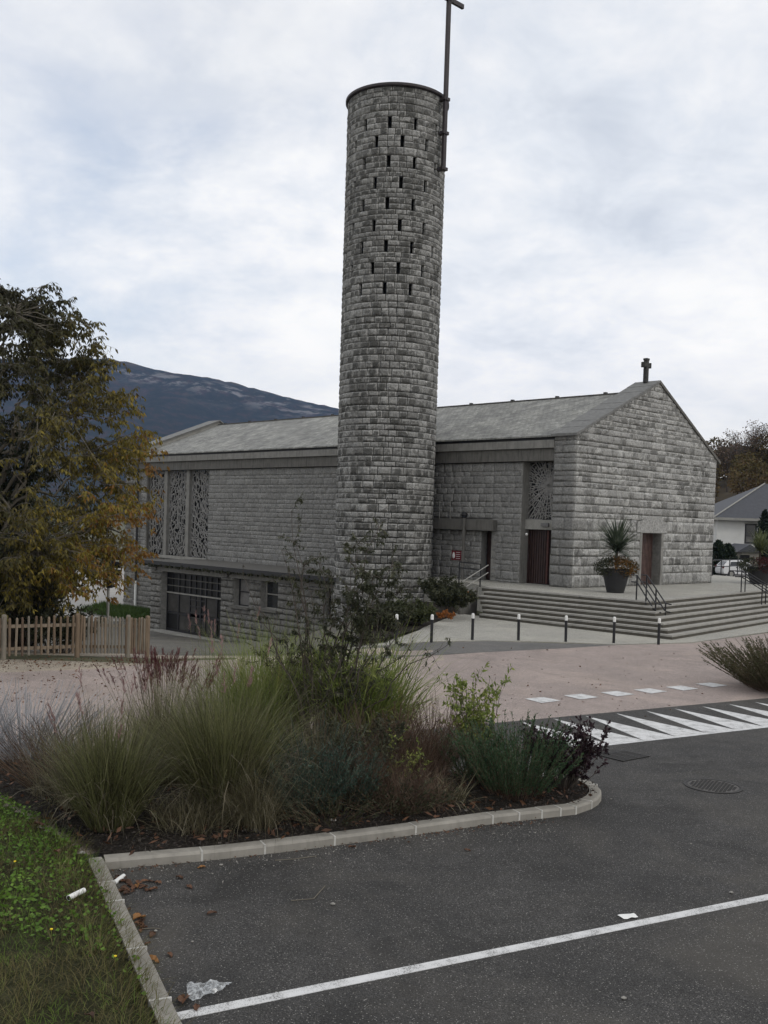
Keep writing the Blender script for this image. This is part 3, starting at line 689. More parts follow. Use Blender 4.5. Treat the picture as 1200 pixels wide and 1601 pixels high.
# bay: jamb, grille, lintel, door
JV = WV + .30
j = MB(); j.box(CH(UB1 + .09, WV + .32, (1.15 + ZW) / 2), (.22, .72, ZW - 1.15), u_, v_); j.build('door_jamb', M_CONC, church)
MB().box(CH((UB0 + UB1) / 2, JV + .75, 4.0), (UB1 - UB0, .1, 5.8), u_, v_).build('bay_backing', M_DARK, church)
MB().box(CH((UB0 + UB1) / 2, JV + .14, 3.93), (UB1 - UB0, .36, .46), u_, v_).build('concrete_lintel', M_CONC_L, church)
MB().box(CH(2.0, JV - .1, 3.93), (.42, .1, .16), u_, v_).build('door_lamp', simple('lamp_grey', (.15, .15, .15), .5), church)
bpy_ball = MB().lathe(CH(3.0, JV - .15, 3.45), [(.01, -.07), (.06, -.03), (.07, 0), (.06, .04), (.01, .07)], 10).build('camera_dome', M_WHITE, church)
M_DOORD = simple('dark_door_wood', (.032, .017, .015), .5, .5, 3, .4, 30)
dd = link('side_door', None, church, CH(UB1, JV + .25, 1.15)); planks(dd, CH(UB1, JV + .25, 1.15), -u_, UB1 - UB0, 1.15, 3.70, 15, M_DOORD)
MB().box(CH(1.98, JV + .16, 2.42), (.10, .06, 2.5), u_, v_).build('door_post', M_RED, dd)
MB().box(CH(1.78, JV + .12, 2.0), (.03, .04, 1.2), u_, v_).build('door_handle', M_CONC_L, dd)
def lattice_web(x0, x1, z0, z1, cx_, cz_):
    r_ = random.Random(4); m_ = MB(); o = lambda x, z: CH(x, JV + .12, z)
    def clip(x, z): return min(max(x, x0), x1), min(max(z, z0), z1)
    rays = []
    nR = 34
    for i in range(nR):
        a = 2 * math.pi * (i + r_.uniform(-.3, .3)) / nR; dx, dz = math.cos(a), math.sin(a); t = 1e9
        if dx > 1e-6: t = min(t, (x1 - cx_) / dx)
        if dx < -1e-6: t = min(t, (x0 - cx_) / dx)
        if dz > 1e-6: t = min(t, (z1 - cz_) / dz)
        if dz < -1e-6: t = min(t, (z0 - cz_) / dz)
        rays.append((dx, dz, t)); m_.bar(o(cx_, cz_), o(cx_ + dx * t, cz_ + dz * t), .04, .05, v_)
    for i in range(nR):
        a, b = rays[i], rays[(i + 1) % nR]; rr = .22
        while rr < 3.3:
            ra, rb = rr * r_.uniform(.85, 1.15), rr * r_.uniform(.85, 1.15)
            if ra < a[2] and rb < b[2]: m_.bar(o(cx_ + a[0] * ra, cz_ + a[1] * ra), o(cx_ + b[0] * rb, cz_ + b[1] * rb), .03, .05, v_)
            rr += r_.uniform(.12, .19)
            if rr > .8 and r_.random() < .6:
                am = ((a[0] + b[0]) / 2, (a[1] + b[1]) / 2); q0, q1 = rr, rr + .3
                p0, p1 = clip(cx_ + am[0] * q0, cz_ + am[1] * q0), clip(cx_ + am[0] * q1, cz_ + am[1] * q1)
                if math.dist(p0, p1) > .05: m_.bar(o(*p0), o(*p1), .03, .05, v_)
    return m_
lw = lattice_web(UB0 + .02, UB1 - .03, 4.18, ZW, 2.0, 5.75); o_ = lw.build('grille_web', M_LATT, church)
stuff(o_)
MB().box(CH(2.2, JV + .3, 5.5), (1.98, .02, 2.66), u_, v_).build('grille_glass', M_GLASS, church)
# second door
MB().box(CH((D20 + D21) / 2, WV + .5, 2.35), (D21 - D20, .06, 2.4), u_, v_).build('narrow_door', M_DOORD, church)
MB().box(CH(D20 - .16, WV - .02, 2.35), (.3, .10, 2.38), u_, v_).build('narrow_door_jamb', M_CONC, church)
MB().box(CH((8.95 + 4.62) / 2, .20, 3.82), (8.95 - 4.62, .5, .52), u_, v_).build('canopy_slab', M_CONC_D, church, bevel=.01)
# notice, downpipe, wires
no = thing('fire_notice', CH(7.1, .26, 2.3), 'small dark red notice with white figure on the wall beside the tower', 'sign')
MB().box(CH(7.15, .27, 2.28), (.62, .03, .46), u_, v_).build('plate', simple('notice_red', (.16, .02, .03), .5, .1), no)
MB().lathe(CH(7.30, .235, 2.28), [(.01, -.16), (.06, -.12), (.075, 0), (.05, .1), (.01, .16)], 8).build('figure', M_WHITE, no)
for i in range(4): MB().box(CH(7.02, .245, 2.13 + .1 * i), (.26, .02, .022), u_, v_).build('text_line', M_WHITE, no)
dp = thing('downpipe', CH(6.6, .1, 1.15), 'dark drainpipe with a ball vent rising past the concrete canopy', 'pipe')
MB().tube([CH(6.35, -.14, 1.12), CH(6.35, -.14, 4.15)], .075, 10).build('pipe', M_CONC_D, dp)
MB().lathe(CH(6.35, -.14, 4.28), [(.02, -.16), (.11, -.12), (.17, 0), (.12, .12), (.02, .16)], 10).build('ball_vent', M_BLACK, dp)
for uu in (8.35, 7.62):
    o = MB().tube([CH(uu, .22, 4.08), CH(uu, .22, 4.98)], .022, 6).build('lightning_rod', M_CONC_L)
    tag(o, 'thin pale rod above the canopy, nearer the tower' if uu > 8 else 'thin pale rod above the canopy, nearer the drainpipe', 'rod')
# triple lattice window
wn = link('triple_window', None, church, CH(WU1, WV, 1.08))
MB().box(CH((WU0 + WU1) / 2, WV + .5, 3.9), (WU1 - WU0, .06, 5.8), u_, v_).build('window_glass', M_GLASS, wn)
for a in (WU0 + 2.35 + .2, WU0 + 5.05 + .2): MB().box(CH(a, WV + .14, 3.95), (.36, .3, 5.74), u_, v_).build('mullion', M_CONC, wn)
MB().box(CH(WU0 + .02, WV + .22, 3.95), (.1, .38, 5.74), u_, v_).build('window_jamb', M_CONC_D, wn); MB().box(CH(WU1 - .06, WV + .22, 3.95), (.1, .38, 5.74), u_, v_).build('window_jamb', M_CONC_D, wn)
def lattice_net(x0, x1, z0, z1, seed, tilt):
    r_ = random.Random(seed); m_ = MB(); dx, dz = .20, .22; nx, nz = int((x1 - x0) / dx) + 1, int((z1 - z0) / dz) + 1; P = {}
    for i in range(nx + 1):
        for k in range(nz + 1):
            x = x0 + (x1 - x0) * i / nx + (r_.uniform(-.10, .10) if 0 < i < nx else 0); z = z0 + (z1 - z0) * k / nz + (r_.uniform(-.12, .12) if 0 < k < nz else 0); P[i, k] = (x, z)
    o = lambda p: CH(p[0], WV + .20, p[1])
    for i in range(nx + 1):
        for k in range(nz + 1):
            if (i, k + 1) in P and not (r_.random() < .18): m_.bar(o(P[i, k]), o(P[i, k + 1]), .04, .05, v_)
            if (i + 1, k) in P and ((i + k) % 2 == 0): m_.bar(o(P[i, k]), o(P[i + 1, k]), .04, .05, v_)
            q = (i + 1, k + (1 if tilt > 0 else -1))
            if q in P and r_.random() < .5: m_.bar(o(P[i, k]), o(P[q]), .04, .05, v_)
    return m_
xs_ = [(WU0 + .05, WU0 + 2.34), (WU0 + 2.76, WU0 + 5.04), (WU0 + 5.46, WU1 - .1)]
for i, (a, b) in enumerate(xs_): stuff(lattice_net(a, b, 1.12, ZW - .02, 30 + i, [1, -1, -1][i]).build('lattice', M_LATT, wn))
MB().box(CH((WU0 + WU1) / 2, WV + .1, .98), (WU1 - WU0 + .2, .6, .2), u_, v_).build('window_sill', M_CONC_L, wn)

# ------------------------------------------------------------------ round bell tower
TC = np.array([-.05, 50.8]); TR = 2.36; TZ = 24.24
tower = thing('bell_tower', (TC[0], TC[1], -1), 'tall round grey stone bell tower pierced by rows of dark slits', 'tower')
yr = [189, 218, 250, 283, 316, 350, 383, 417, 449]; zc_ = [UD(602, y + 1, 50.8 - 2.42)[2] for y in yr]
crs = []        # (z0,z1,slitrow or None)
z = TZ - .12
tops = [zc + .275 for zc in zc_]
first = rows(tops[0], z, [.27, .33], random.Random(2))
for a, b in list(zip(first[:-1], first[1:]))[::-1]: crs.append((a, b, None))
for i, zc in enumerate(zc_):
    crs += [(zc, zc + .275, i), (zc - .275, zc, i)]
    if i < 8:
        nz_ = tops[i + 1]; a = zc - .275
        if i in (0, 1, 7): crs.append((nz_, a, None))
        else: crs += [((nz_ + a) / 2, a, None), (nz_, (nz_ + a) / 2, None)]
rs = random.Random(12); z = zc_[-1] - .275
while z > -1.2: h_ = rs.choice([.24, .27, .30, .34, .40]); crs.append((z - h_, z, None)); z -= h_
tst = []; shell = MB(); NA = 72
for (z0, z1, sr) in crs:
    off = 0
    if sr is None: arcs = [(rs.uniform(0, .2), None)]; a0 = arcs[0][0]; iv = [(a0, a0 + 2 * math.pi)]
    else:
        ph = rad(-8.0 if sr % 2 == 0 else 7.0); hw = .085 / TR * 1.0
        iv = [(ph + rad(30) * j + hw, ph + rad(30) * (j + 1) - hw) for j in range(12)]
    lo, hi = (.14, .24) if z1 - z0 < .36 else (.16, .27)
    for (a, b) in iv:
        xs = split(a, b, lo, hi, rs)
        for x0, x1 in zip(xs[:-1], xs[1:]):
            # phi measured from the direction facing the viewer, positive to the right
            p0 = np.array([TC[0] + TR * math.sin(x0), TC[1] - TR * math.cos(x0), z0]); p1 = np.array([TC[0] + TR * math.sin(x1), TC[1] - TR * math.cos(x1), z0])
            d_ = p1 - p0; ln = np.linalg.norm(d_); tst.append((p0, d_ / ln, ln, z1 - z0, z1 - z0, rs.randrange(NV)))
        m = max(1, int((b - a) / .09))
        for i in range(m):
            q0, q1 = a + (b - a) * i / m, a + (b - a) * (i + 1) / m; R_ = TR + .012
            c = [(TC[0] + R_ * math.sin(q), TC[1] - R_ * math.cos(q), zz) for q, zz in ((q0, z0), (q1, z0), (q1, z1), (q0, z1))]
            b_ = len(shell.v); shell.v += c; shell.f.append((b_, b_ + 1, b_ + 2, b_ + 3))
shell.build('mortar_shell', M_JOINT_D, tower)
emit_stones(tower, tst, M_TOWER, 300, .45, .013, 'stone_courses')
MB().lathe((TC[0], TC[1], 0), [(TR - .32, -1.2), (TR - .32, TZ - .15)], 48).build('inner_shell', M_DARK, tower)
# slit jamb blocks are the stone sides; rim
MB().lathe((TC[0], TC[1], TZ - .14), [(TR - .1, 0), (TR + .12, .01), (TR + .17, .05), (TR + .17, .16), (TR - .1, .17)], 72).build('rim', M_RUST, tower, smooth=False)
# tall cross of steel bolted to the tower's side
cp = UD(691, 208, 49.6)
mast0 = UD(689, 268, 49.5); mx_, my_ = cp[0] + .1, 49.35
cr_ = link('steel_cross', None, tower, (mx_, my_, mast0[2]))
MB().box((mx_, my_, (mast0[2] + 31) / 2), (.20, .14, 31 - mast0[2]), v_, u_).build('mast', M_RUST, cr_)
armz = UD(706, -1, my_)[2]
MB().box(np.array([mx_, my_, armz]) + v_ * (-.1), (2.2, .14, .2), v_, u_).build('cross_arm', M_RUST, cr_)
MB().tube([(mx_ + .08, my_ - .1, armz + .3), (mx_ + .25, my_ - .1, armz - .25)], .02, 5).build('wire', M_BLACK, cr_)
for y in (155, 208, 264):
    zc = UD(691, y, my_)[2]; a = np.array([mx_, my_, zc]); cpt = np.array([TC[0], TC[1], zc]); d_ = (cpt - a) / np.linalg.norm(cpt - a)
    MB().bar(a - d_ * .12, a + d_ * .45, .22, .12).box(a, (.38, .24, .14), v_, u_).build('bracket', M_RUST, cr_)

# ------------------------------------------------------------------ low annex
AV = -4.0
annex = thing('annex', CH(28.5, AV, -3.2), 'low flat-roofed stone annex with a big dark glazed door left of the tower', 'building')
zA0, zA1 = -3.6, .78
dU0, dU1, dZ0, dZ1 = 21.0, 27.3, -3.2, .40
wins = [(18.35, 19.8, -1.1, .43), (15.82, 17.35, -1.05, .46), (11.55, 12.15, -.95, .42)]
holes = [(-dU1, -dU0, -4, dZ1)] + [(-b, -a, z0, z1) for a, b, z0, z1 in wins]
# backing with the openings left out
bk = MB(); cuts = sorted([dU0, dU1, 10.0, 28.45] + [x for w_ in wins for x in w_[:2]])
for a, b in zip(cuts[:-1], cuts[1:]):
    m_ = (a + b) / 2; op = None
    if dU0 < m_ < dU1: op = (dZ0 - 1, dZ1)
    for w_ in wins:
        if w_[0] < m_ < w_[1]: op = (w_[2], w_[3])
    segs = [(zA0, zA1)] if not op else [(zA0, op[0]), (op[1], zA1)]
    for s0, s1 in segs:
        if s1 > s0 + .05: bk.box(CH(m_, AV + .19, (s0 + s1) / 2), (b - a, .4, s1 - s0), u_, v_)
bk.box(CH(28.3, -1.9, -1.4), (.4, 4.0, 4.36), u_, v_)
bk.build('annex_wall', M_JOINT, annex)
rs = random.Random(31)
az_ = rows(-3.5, .44, [.3, .36, .42], rs)
sa = wall_stones(C0z + v_ * AV, -u_, -28.45, -10.5, -3.5, .44, hs, .45, .85, rs, holes=holes, zs=az_)
emit_stones(annex, sa, M_ANNEX, 300, 1.25, .008, 'stones')
MB().box(CH(19.2, AV + .16, .61), (18.6, .40, .32), u_, v_).build('ring_beam', M_CONC, annex)
MB().box(CH(19.9, AV + 2.0, .93), (18.7, 5.0, .16), u_, v_).build('roof_slab', M_CONC_D, annex)
MB().box(CH(19.9, AV - .52, .91), (18.72, .06, .23), u_, v_).build('roof_edge', M_BLACK, annex)
rr_ = random.Random(3); mv = MB()
for i in range(220):
    uu = rr_.uniform(10.7, 29.1); mv.box(CH(uu, AV - .50 + rr_.uniform(-.06, .1), .80 - rr_.uniform(0, .08)), (rr_.uniform(.03, .12), .08, rr_.uniform(.05, .22)), u_, v_)
stuff(mv.build('moss_fringe', simple('moss', (.03, .032, .018), 1, .4), annex))
for k, uu in enumerate((27.9, 20.4)):
    l_ = MB().lathe((0, 0, 0), [(.01, -.06), (.14, -.05), (.15, 0), (.12, .05), (.01, .06)], 14)
    V = np.array(l_.v); V = V[:, :1] * u_ + V[:, 1:2] * k_ + V[:, 2:] * v_ + CH(uu, AV - .12, .58); link('wall_lamp', np_mesh('wall_lamp', V - wl(annex), l_.f, M_CURT), annex, wl(annex))
# glazed door
gd = link('glazed_door', None, annex, CH(dU1, AV, dZ0)); GV = AV + .42
def gb(u0, u1, z0, z1, name='frame_bar', mat=None, dv=0, th=.07): MB().box(CH((u0 + u1) / 2, GV + dv, (z0 + z1) / 2), (u1 - u0, th, z1 - z0), u_, v_).build(name, mat or M_BLACK, gd)
MB().box(CH((dU0 + dU1) / 2, GV + 1.6, -1.4), (dU1 - dU0, .1, 3.8), u_, v_).build('room_wall', simple('dim_room', (.015, .014, .013), .9), gd)
zt = -.88
for z_ in (dZ0 + .05, zt, dZ1 - .05): gb(dU0, dU1, z_ - .06, z_ + .06)
for z_ in (-.02, -.45): gb(dU0, dU1, z_ - .025, z_ + .025, 'glazing_bar', M_CONC_D, -.02)
gb(dU0, dU1, zt - .04, zt + .04, 'transom_rail', M_CONC_L, -.05, .05)
cols = [dU0, dU0 + 1.0, dU0 + 2.15, dU0 + 2.65, dU0 + 3.8, dU0 + 5.0, dU1]
for c_ in cols: gb(max(c_ - .06, dU0), min(c_ + .06, dU1), dZ0, dZ1)
for a, b in ((cols[3], cols[4]),):
    pass
for c_ in (dU0 + .5, dU0 + 1.6, dU0 + 3.2, dU0 + 4.4, dU0 + 5.65): gb(c_ - .02, c_ + .02, zt, dZ1, 'glazing_bar')
for z_ in (-2.1,): 
    gb(dU0, dU0 + 2.15, z_ - .06, z_ + .06); gb(dU0 + 3.8, dU1, z_ - .06, z_ + .06)
# middle panel of small irregular panes
r2 = random.Random(6); zz = dZ0 + .1
while zz < zt - .2:
    hh = r2.uniform(.3, .5); gb(cols[2], cols[4], zz - .035, zz + .035, 'glazing_bar'); xx = cols[2] + r2.uniform(.4, 1.2)
    gb(xx - .035, xx + .035, zz, min(zz + hh, zt), 'glazing_bar'); zz += hh
M_DCURT = simple('dim_curtain', (.055, .053, .05), .7, .3, 2, spec=.1); M_DG = simple('door_glass', (.012, .012, .012), .4, .3, 2, 0, spec=.2)
def pane(u0, u1, z0, z1, mat): gb(u0, u1, z0, z1, 'pane', mat, .03, .012)
for a, b in zip(cols[:-1], cols[1:]):
    pane(a + .06, b - .06, -2.02, zt - .07, M_DCURT if (b - a) > 1.05 else M_DG); pane(a + .06, b - .06, dZ0 + .12, -2.18, M_DG if a < dU0 + .5 or a > dU0 + 4.5 else M_DCURT)
    pane(a + .06, b - .06, zt + .07, dZ1 - .12, M_DG)
MB().box(CH((dU0 + dU1) / 2, AV - .25, dZ0 - .02), (dU1 - dU0 + .9, .7, .12), u_, v_).build('door_step', M_CONC_L, annex)
for i, (a, b, z0, z1) in enumerate(wins):
    wn_ = link('window', None, annex, CH(b, AV, z0)); m_ = (a + b) / 2
    MB().box(CH(m_, AV + .40, (z0 + z1) / 2), (b - a, .03, z1 - z0), u_, v_).build('pane', M_CURT if i == 0 else M_GLASS, wn_)
    f = MB()
    for c_ in (a + .04, b - .04): f.box(CH(c_, AV + .36, (z0 + z1) / 2), (.07, .06, z1 - z0), u_, v_)
    for c_ in (z0 + .035, z1 - .035, z0 + (z1 - z0) * .52): f.box(CH(m_, AV + .35, c_), (b - a - .15, .06, .06), u_, v_)
    f.build('window_frame', M_CONC_L if i == 1 else M_BLACK, wn_)
    MB().box(CH(m_, AV - .06, z0 - .06), (b - a + .3, .42, .11), u_, v_).build('window_sill', M_CONC_D, wn_)
wp = MB().tube([CH(37.3, .1, -3.3), CH(37.3, .1, -.9)], .09, 8).build('drainpipe', M_WHITE); tag(wp, 'white lower length of drainpipe at the far end of the church wall', 'pipe')
wp = MB().tube([CH(37.3, .1, -.9), CH(37.3, .1, 7.3)], .08, 8).build('drainpipe', M_BLACK); tag(wp, 'dark upper drainpipe at the far left end of the church wall', 'pipe')
# ------------------------------------------------------------------ platform and steps
PZ = 1.15
dL = np.array([-.706, .708]); nL = np.array([.708, .706]); dR = np.array([.629, .777]); nR = np.array([-.777, .629])
bot = U(1050, 1001)[:2]; top_ = U(1012, 940.2, PZ)[:2]
cL0, cL1 = bot @ nL, top_ @ nL; cR0, cR1 = bot @ nR, top_ @ nR
if cL1 - cL0 < 1.5: cL1 = cL0 + 1.85
if cR1 - cR0 < 1.5: cR1 = cR0 + 1.85
def meet(a, b): return np.linalg.solve(np.array([nL, nR]), np.array([a, b]))
kerbs = []
steps = thing('entrance_steps', (*bot, 0), None, None); struct(steps, 'seven stone steps wrapping the corner of the church terrace')
lpx = [(751, 917.5), (745, 925), (737, 931), (732, 939), (726, 947), (720, 955), (708, 962.5)]
rs = random.Random(17)
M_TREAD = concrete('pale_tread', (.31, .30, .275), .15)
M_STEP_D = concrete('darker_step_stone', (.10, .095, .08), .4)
for i in range(7):        # 0 top .. 6 bottom
    f = 1 - i / 6; a = cL0 + (cL1 - cL0) * f; b = cR0 + (cR1 - cR0) * f; z1 = PZ * (7 - i) / 7; z0 = z1 - .175; dep = .46
    K = meet(a, b); Ki = meet(a + dep, b + dep)
    tl_ = (U(*lpx[i], z1)[:2] - K) @ dL
    # left flight blocks
    for side, dd_, nn, ln in ((0, dL, nL, tl_), (1, dR, nR, 24.0)):
        ts = [0.0]; 
        while ts[-1] < ln - 1.0: ts.append(ts[-1] + rs.uniform(1.15, 1.7))
        ts[-1] = ln
        for t0, t1 in zip(ts[:-1], ts[1:]):
            g = .006 if t0 > 0 else 0
            o0 = K + dd_ * (t0 + g); o1 = K + dd_ * (t1 - .006); i0 = (Ki if t0 == 0 else o0 + nn * dep); i1 = o1 + nn * dep
            P = [(*o0, z0), (*o1, z0), (*i1, z0), (*i0, z0), (*o0, z1), (*o1, z1), (*i1, z1), (*i0, z1)]
            m_ = MB().hexa(P); riser = side == 0 and rs.random() < .13 and t0 > 0
            bl = m_.build('step_block', M_STEP, steps)
            if riser:
                c0, c1 = o0 - nn * .004, o1 - nn * .004
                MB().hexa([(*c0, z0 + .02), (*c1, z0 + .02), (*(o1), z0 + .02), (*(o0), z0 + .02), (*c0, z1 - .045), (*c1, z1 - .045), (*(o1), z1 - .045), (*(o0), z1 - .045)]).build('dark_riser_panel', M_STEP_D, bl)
            # tread nosing, slightly proud and paler
            if side == 0 or True:
                c0, c1 = o0 - nn * .018, o1 - nn * .018
                if t0 == 0: c0 = K - nL * .018 * 1 - nR * .018 * 1 if abs(np.linalg.det(np.array([nL, nR]))) > .5 else c0
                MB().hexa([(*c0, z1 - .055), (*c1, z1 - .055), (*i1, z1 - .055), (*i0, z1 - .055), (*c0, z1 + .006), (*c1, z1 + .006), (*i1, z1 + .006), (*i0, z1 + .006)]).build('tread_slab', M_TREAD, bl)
Kt = meet(cL1 + .40, cR1 + .40); tl_ = (U(*lpx[0], PZ)[:2] - Kt) @ dL
pl_ = [Kt, Kt + dR * 24, Kt + dR * 24 + np.array([-8, 12]), np.array([18, 62]), np.array([6, 58]), np.array([1.9, 49.6]), Kt + dL * tl_ + np.array([-.75, 3.0]), Kt + dL * tl_]
MB().prism([tuple(p) for p in pl_], -.6, PZ - .002).build('terrace', M_APRON).__setitem__('kind', 'structure')
cL = MB(); 
# body under the steps so nothing shows through the joints
Kb = meet(cL0 + .2, cR0 + .2); 
side_wall_pts = [U(*lpx[6], 0)[:2] + nL * .5, Kt + dL * tl_ + dL * .25 + np.array([0, .1])]
tw = MB(); p0 = U(712, 962, 0)[:2] + nL * .3; p1 = U(748, 917.5, PZ)[:2] + dL * .05
ddw = (p1 - p0) / np.linalg.norm(p1 - p0); pw = np.array([-ddw[1], ddw[0]]) * .14
tw.hexa([(*p0, -.3), (*p1, -.3), (*(p1 + pw), -.3), (*(p0 + pw), -.3), (*p0, .18), (*p1, PZ), (*(p1 + pw), PZ), (*(p0 + pw), .18)]); struct(tw.build('terrace_side', M_CONC_D), 'low side wall of the steps')

# ------------------------------------------------------------------ handrails
def rail(name, label, posts, top, bars, r=.022, mat=M_BLACK, group=None, base=None):
    t = thing(name, posts[0][0], label, 'handrail', group)
    for a, b in posts: MB().tube([a, b], r * 1.15, 8).build('post', mat, t)
    for P in bars: MB().tube(P, r, 8).build('rail', mat, t)
    return t
ktop = meet(cL1 + .35, cR1 + .35); kbot = meet(cL0 + .25, cR0 + .25)
cdir = (kbot - ktop) / np.linalg.norm(kbot - ktop); cn = np.array([-cdir[1], cdir[0]]); run = np.linalg.norm(kbot - ktop)
rA = np.array(U(1002, 938, PZ)); rB = np.array(U(1031, 983, .16)); cdir = (rB - rA)[:2]; cdir = cdir / np.linalg.norm(cdir); cn = np.array([-cdir[1], cdir[0]]); ktop = rA[:2]; kbot = rB[:2]
for s_, nm in ((-.24, 'left'), (.24, 'right')):
    a = ktop + cn * s_ * -1; b = kbot + cn * s_ * -1; A = np.array([*a, PZ]); B = np.array([*b, .16]); M_ = (A + B) / 2; M_[2] = .66
    ex = np.array([*cdir, 0])
    bars = [[A - ex * .32 + k_ * .95, A + k_ * .95, B + k_ * .95, B + ex * .3 + k_ * .93], [A - ex * .32 + k_ * .68, A + k_ * .68, B + k_ * .65, B + ex * .3 + k_ * .63]]
    rail('handrail', f'black steel handrail on the step corner by the big pot, {nm} of the pair', [(A, A + k_ * .95), (M_, M_ + k_ * .95), (B, B + k_ * .95)], 0, bars, .026, group='pair of corner handrails')
# cross ties
A = np.array([16.25, 46.4, PZ]); ex = np.array([*(-nR), 0.]); 
for off, nm in ((0, 'nearer'), (.5, 'farther')):
    o = np.array([*dR, 0]) * off
    P0 = A + o; P1 = P0 + ex * 1.9; P1[2] = .1; Pm = (P0 + P1) / 2; Pm[2] = .62
    bars = [[P0 - ex * .3 + k_ * .95, P0 + k_ * .95, P1 + k_ * .95 - k_ * .0], [P0 - ex * .3 + k_ * .7, P0 + k_ * .7, P1 + k_ * .68]]
    rail('handrail', f'black handrail down the right-hand steps near the dark red plants, {nm} rail', [(P0, P0 + k_ * .95), (Pm, Pm + k_ * .95), (P1, P1 + k_ * .95)], 0, bars, .024, group='right-hand handrails')
A = np.array([*U(1113, 900, PZ)]); B = np.array([*U(1200, 896, PZ)]); n_ = 7
posts = [(A + (B - A) * i / n_, A + (B - A) * i / n_ + k_ * .95) for i in range(n_ + 1)]
rail('guard_rail', 'long low black guard rail at the far edge of the terrace by the white car', posts, 0, [[A + k_ * h_, B + k_ * h_] for h_ in (.95, .55)], .03)
A = U(717, 912.5, PZ); B = U(750, 917.5, PZ); A = np.array(A); B = np.array(B)
rail('guard_rail', 'short black guard rail in front of the wall by the red notice', [(A, A + k_ * .98), (B, B + k_ * .98)], 0, [[A + k_ * .98, B + k_ * .98], [A + k_ * .72, B + k_ * .72]], .028)
A = B + np.array([*(-nL), 0]) * 1.9 + np.array([*dL, 0]) * .2; A[2] = .12; s0_ = B + np.array([.25, .1, 0])
for off, nm in ((0, 'lower'), (.27, 'upper')):
    pass
t = thing('handrail', s0_, 'pale worn handrail sloping down the left end of the steps', 'handrail')
for hh in (.62, .95):
    MB().tube([s0_ + k_ * hh + np.array([.1, .1, 0]), A + k_ * (hh - .08), A + k_ * (hh - .1) + np.array([-.25, -.1, 0])], .022, 8).build('rail', M_CONC_L, t)
MB().tube([A + k_ * 0, A + k_ * .85], .022, 8).build('post', M_BLACK, t)

# ------------------------------------------------------------------ bollards
bp0 = U(674, 1004)
b = thing('bollard', bp0, 'x', 'bollard', 'bollards along the apron')
MB().lathe(bp0, [(.048, -.05), (.048, .70), (.055, .71), (.055, .725), (.048, .73)], 14).build('post', M_BLACK, b, smooth=False)
MB().lathe(bp0, [(.05, .73), (.05, .86), (.04, .89), (.015, .90)], 14).build('cap', M_WHITE, b)
bl = [(674, 1004, 'second from the left, by the bed'), (738, 1001, 'third from the left, before the steps'), (810, 1002, 'fourth from the left, below the wooden side door'), (884, 1004, 'fifth from the left, below the corner of the church'), (959, 1006, 'sixth from the left, below the big plant pot'), (1029, 1008, 'last on the right, in front of the corner handrail'), (619, 1004, 'leftmost, half hidden behind shrubs')]
parts0 = list(b.children)
for i, (px, py, nm) in enumerate(bl):
    p = U(px, py)
    if i == 0: o = b
    else:
        o = b.copy(); COL.objects.link(o)
        for c in parts0: q = c.copy(); COL.objects.link(q); q.parent = o
    o.location = tuple(p); o.rotation_euler = (random.uniform(-.015, .015), random.uniform(-.015, .015), 0); o['label'] = 'black bollard with white cap, ' + nm

# ------------------------------------------------------------------ vegetation builders
def blades(base, azm, Ln, wd, lean, bend, segs=4, taper=True, rng=RNG):
    """returns V,F for n grass blades (arrays)"""
    n = len(base); t = np.linspace(0, 1, segs + 1); V = np.zeros((n, segs + 1, 2, 3))
    p = base.copy(); hx, hy = np.cos(azm), np.sin(azm); side = np.stack([-hy, hx, np.zeros(n)], 1)
    tw = rng.uniform(-.9, .9, n); side = side * np.cos(tw)[:, None] + np.stack([hx, hy, np.zeros(n)], 1) * np.sin(tw)[:, None]
    for i in range(segs + 1):
        w_ = wd * (1 - t[i] ** 1.6) if taper else wd * np.ones(n); w_ = np.maximum(w_, wd * .08)
        V[:, i, 0] = p - side * w_[:, None] / 2; V[:, i, 1] = p + side * w_[:, None] / 2
        a = lean + bend * (t[i] + .5 / segs) ** 1.3; st_ = Ln / segs
        p = p + np.stack([hx * np.sin(a) * st_, hy * np.sin(a) * st_, np.cos(a) * st_], 1)
    V = V.reshape(-1, 3); k = np.arange(segs); b_ = (np.arange(n)[:, None] * (segs + 1) * 2 + k[None] * 2).reshape(-1)
    return V, np.stack([b_, b_ + 1, b_ + 3, b_ + 2], 1)
def leaves(pos, dr, Ln, wd, rng=RNG, fold=.25):
    n = len(pos); dr = dr / (np.linalg.norm(dr, axis=1)[:, None] + 1e-9); r = rng.normal(size=(n, 3)); s = np.cross(dr, r); s /= (np.linalg.norm(s, axis=1)[:, None] + 1e-9); nn = np.cross(s, dr)
    Ln = np.broadcast_to(Ln, n)[:, None]; wd = np.broadcast_to(wd, n)[:, None]
    a = pos; b_ = pos + dr * Ln * .45 + s * wd / 2 + nn * wd * fold; c = pos + dr * Ln; d_ = pos + dr * Ln * .45 - s * wd / 2 + nn * wd * fold
    V = np.stack([a, b_, c, d_], 1).reshape(-1, 3); i = np.arange(n) * 4; return V, np.stack([i, i + 1, i + 2, i + 3], 1)
def merge(L_):
    V = []; Fc = []; n = 0
    for v, f in L_: V.append(v); Fc.append(f + n); n += len(v)
    return np.concatenate(V), np.concatenate(Fc)
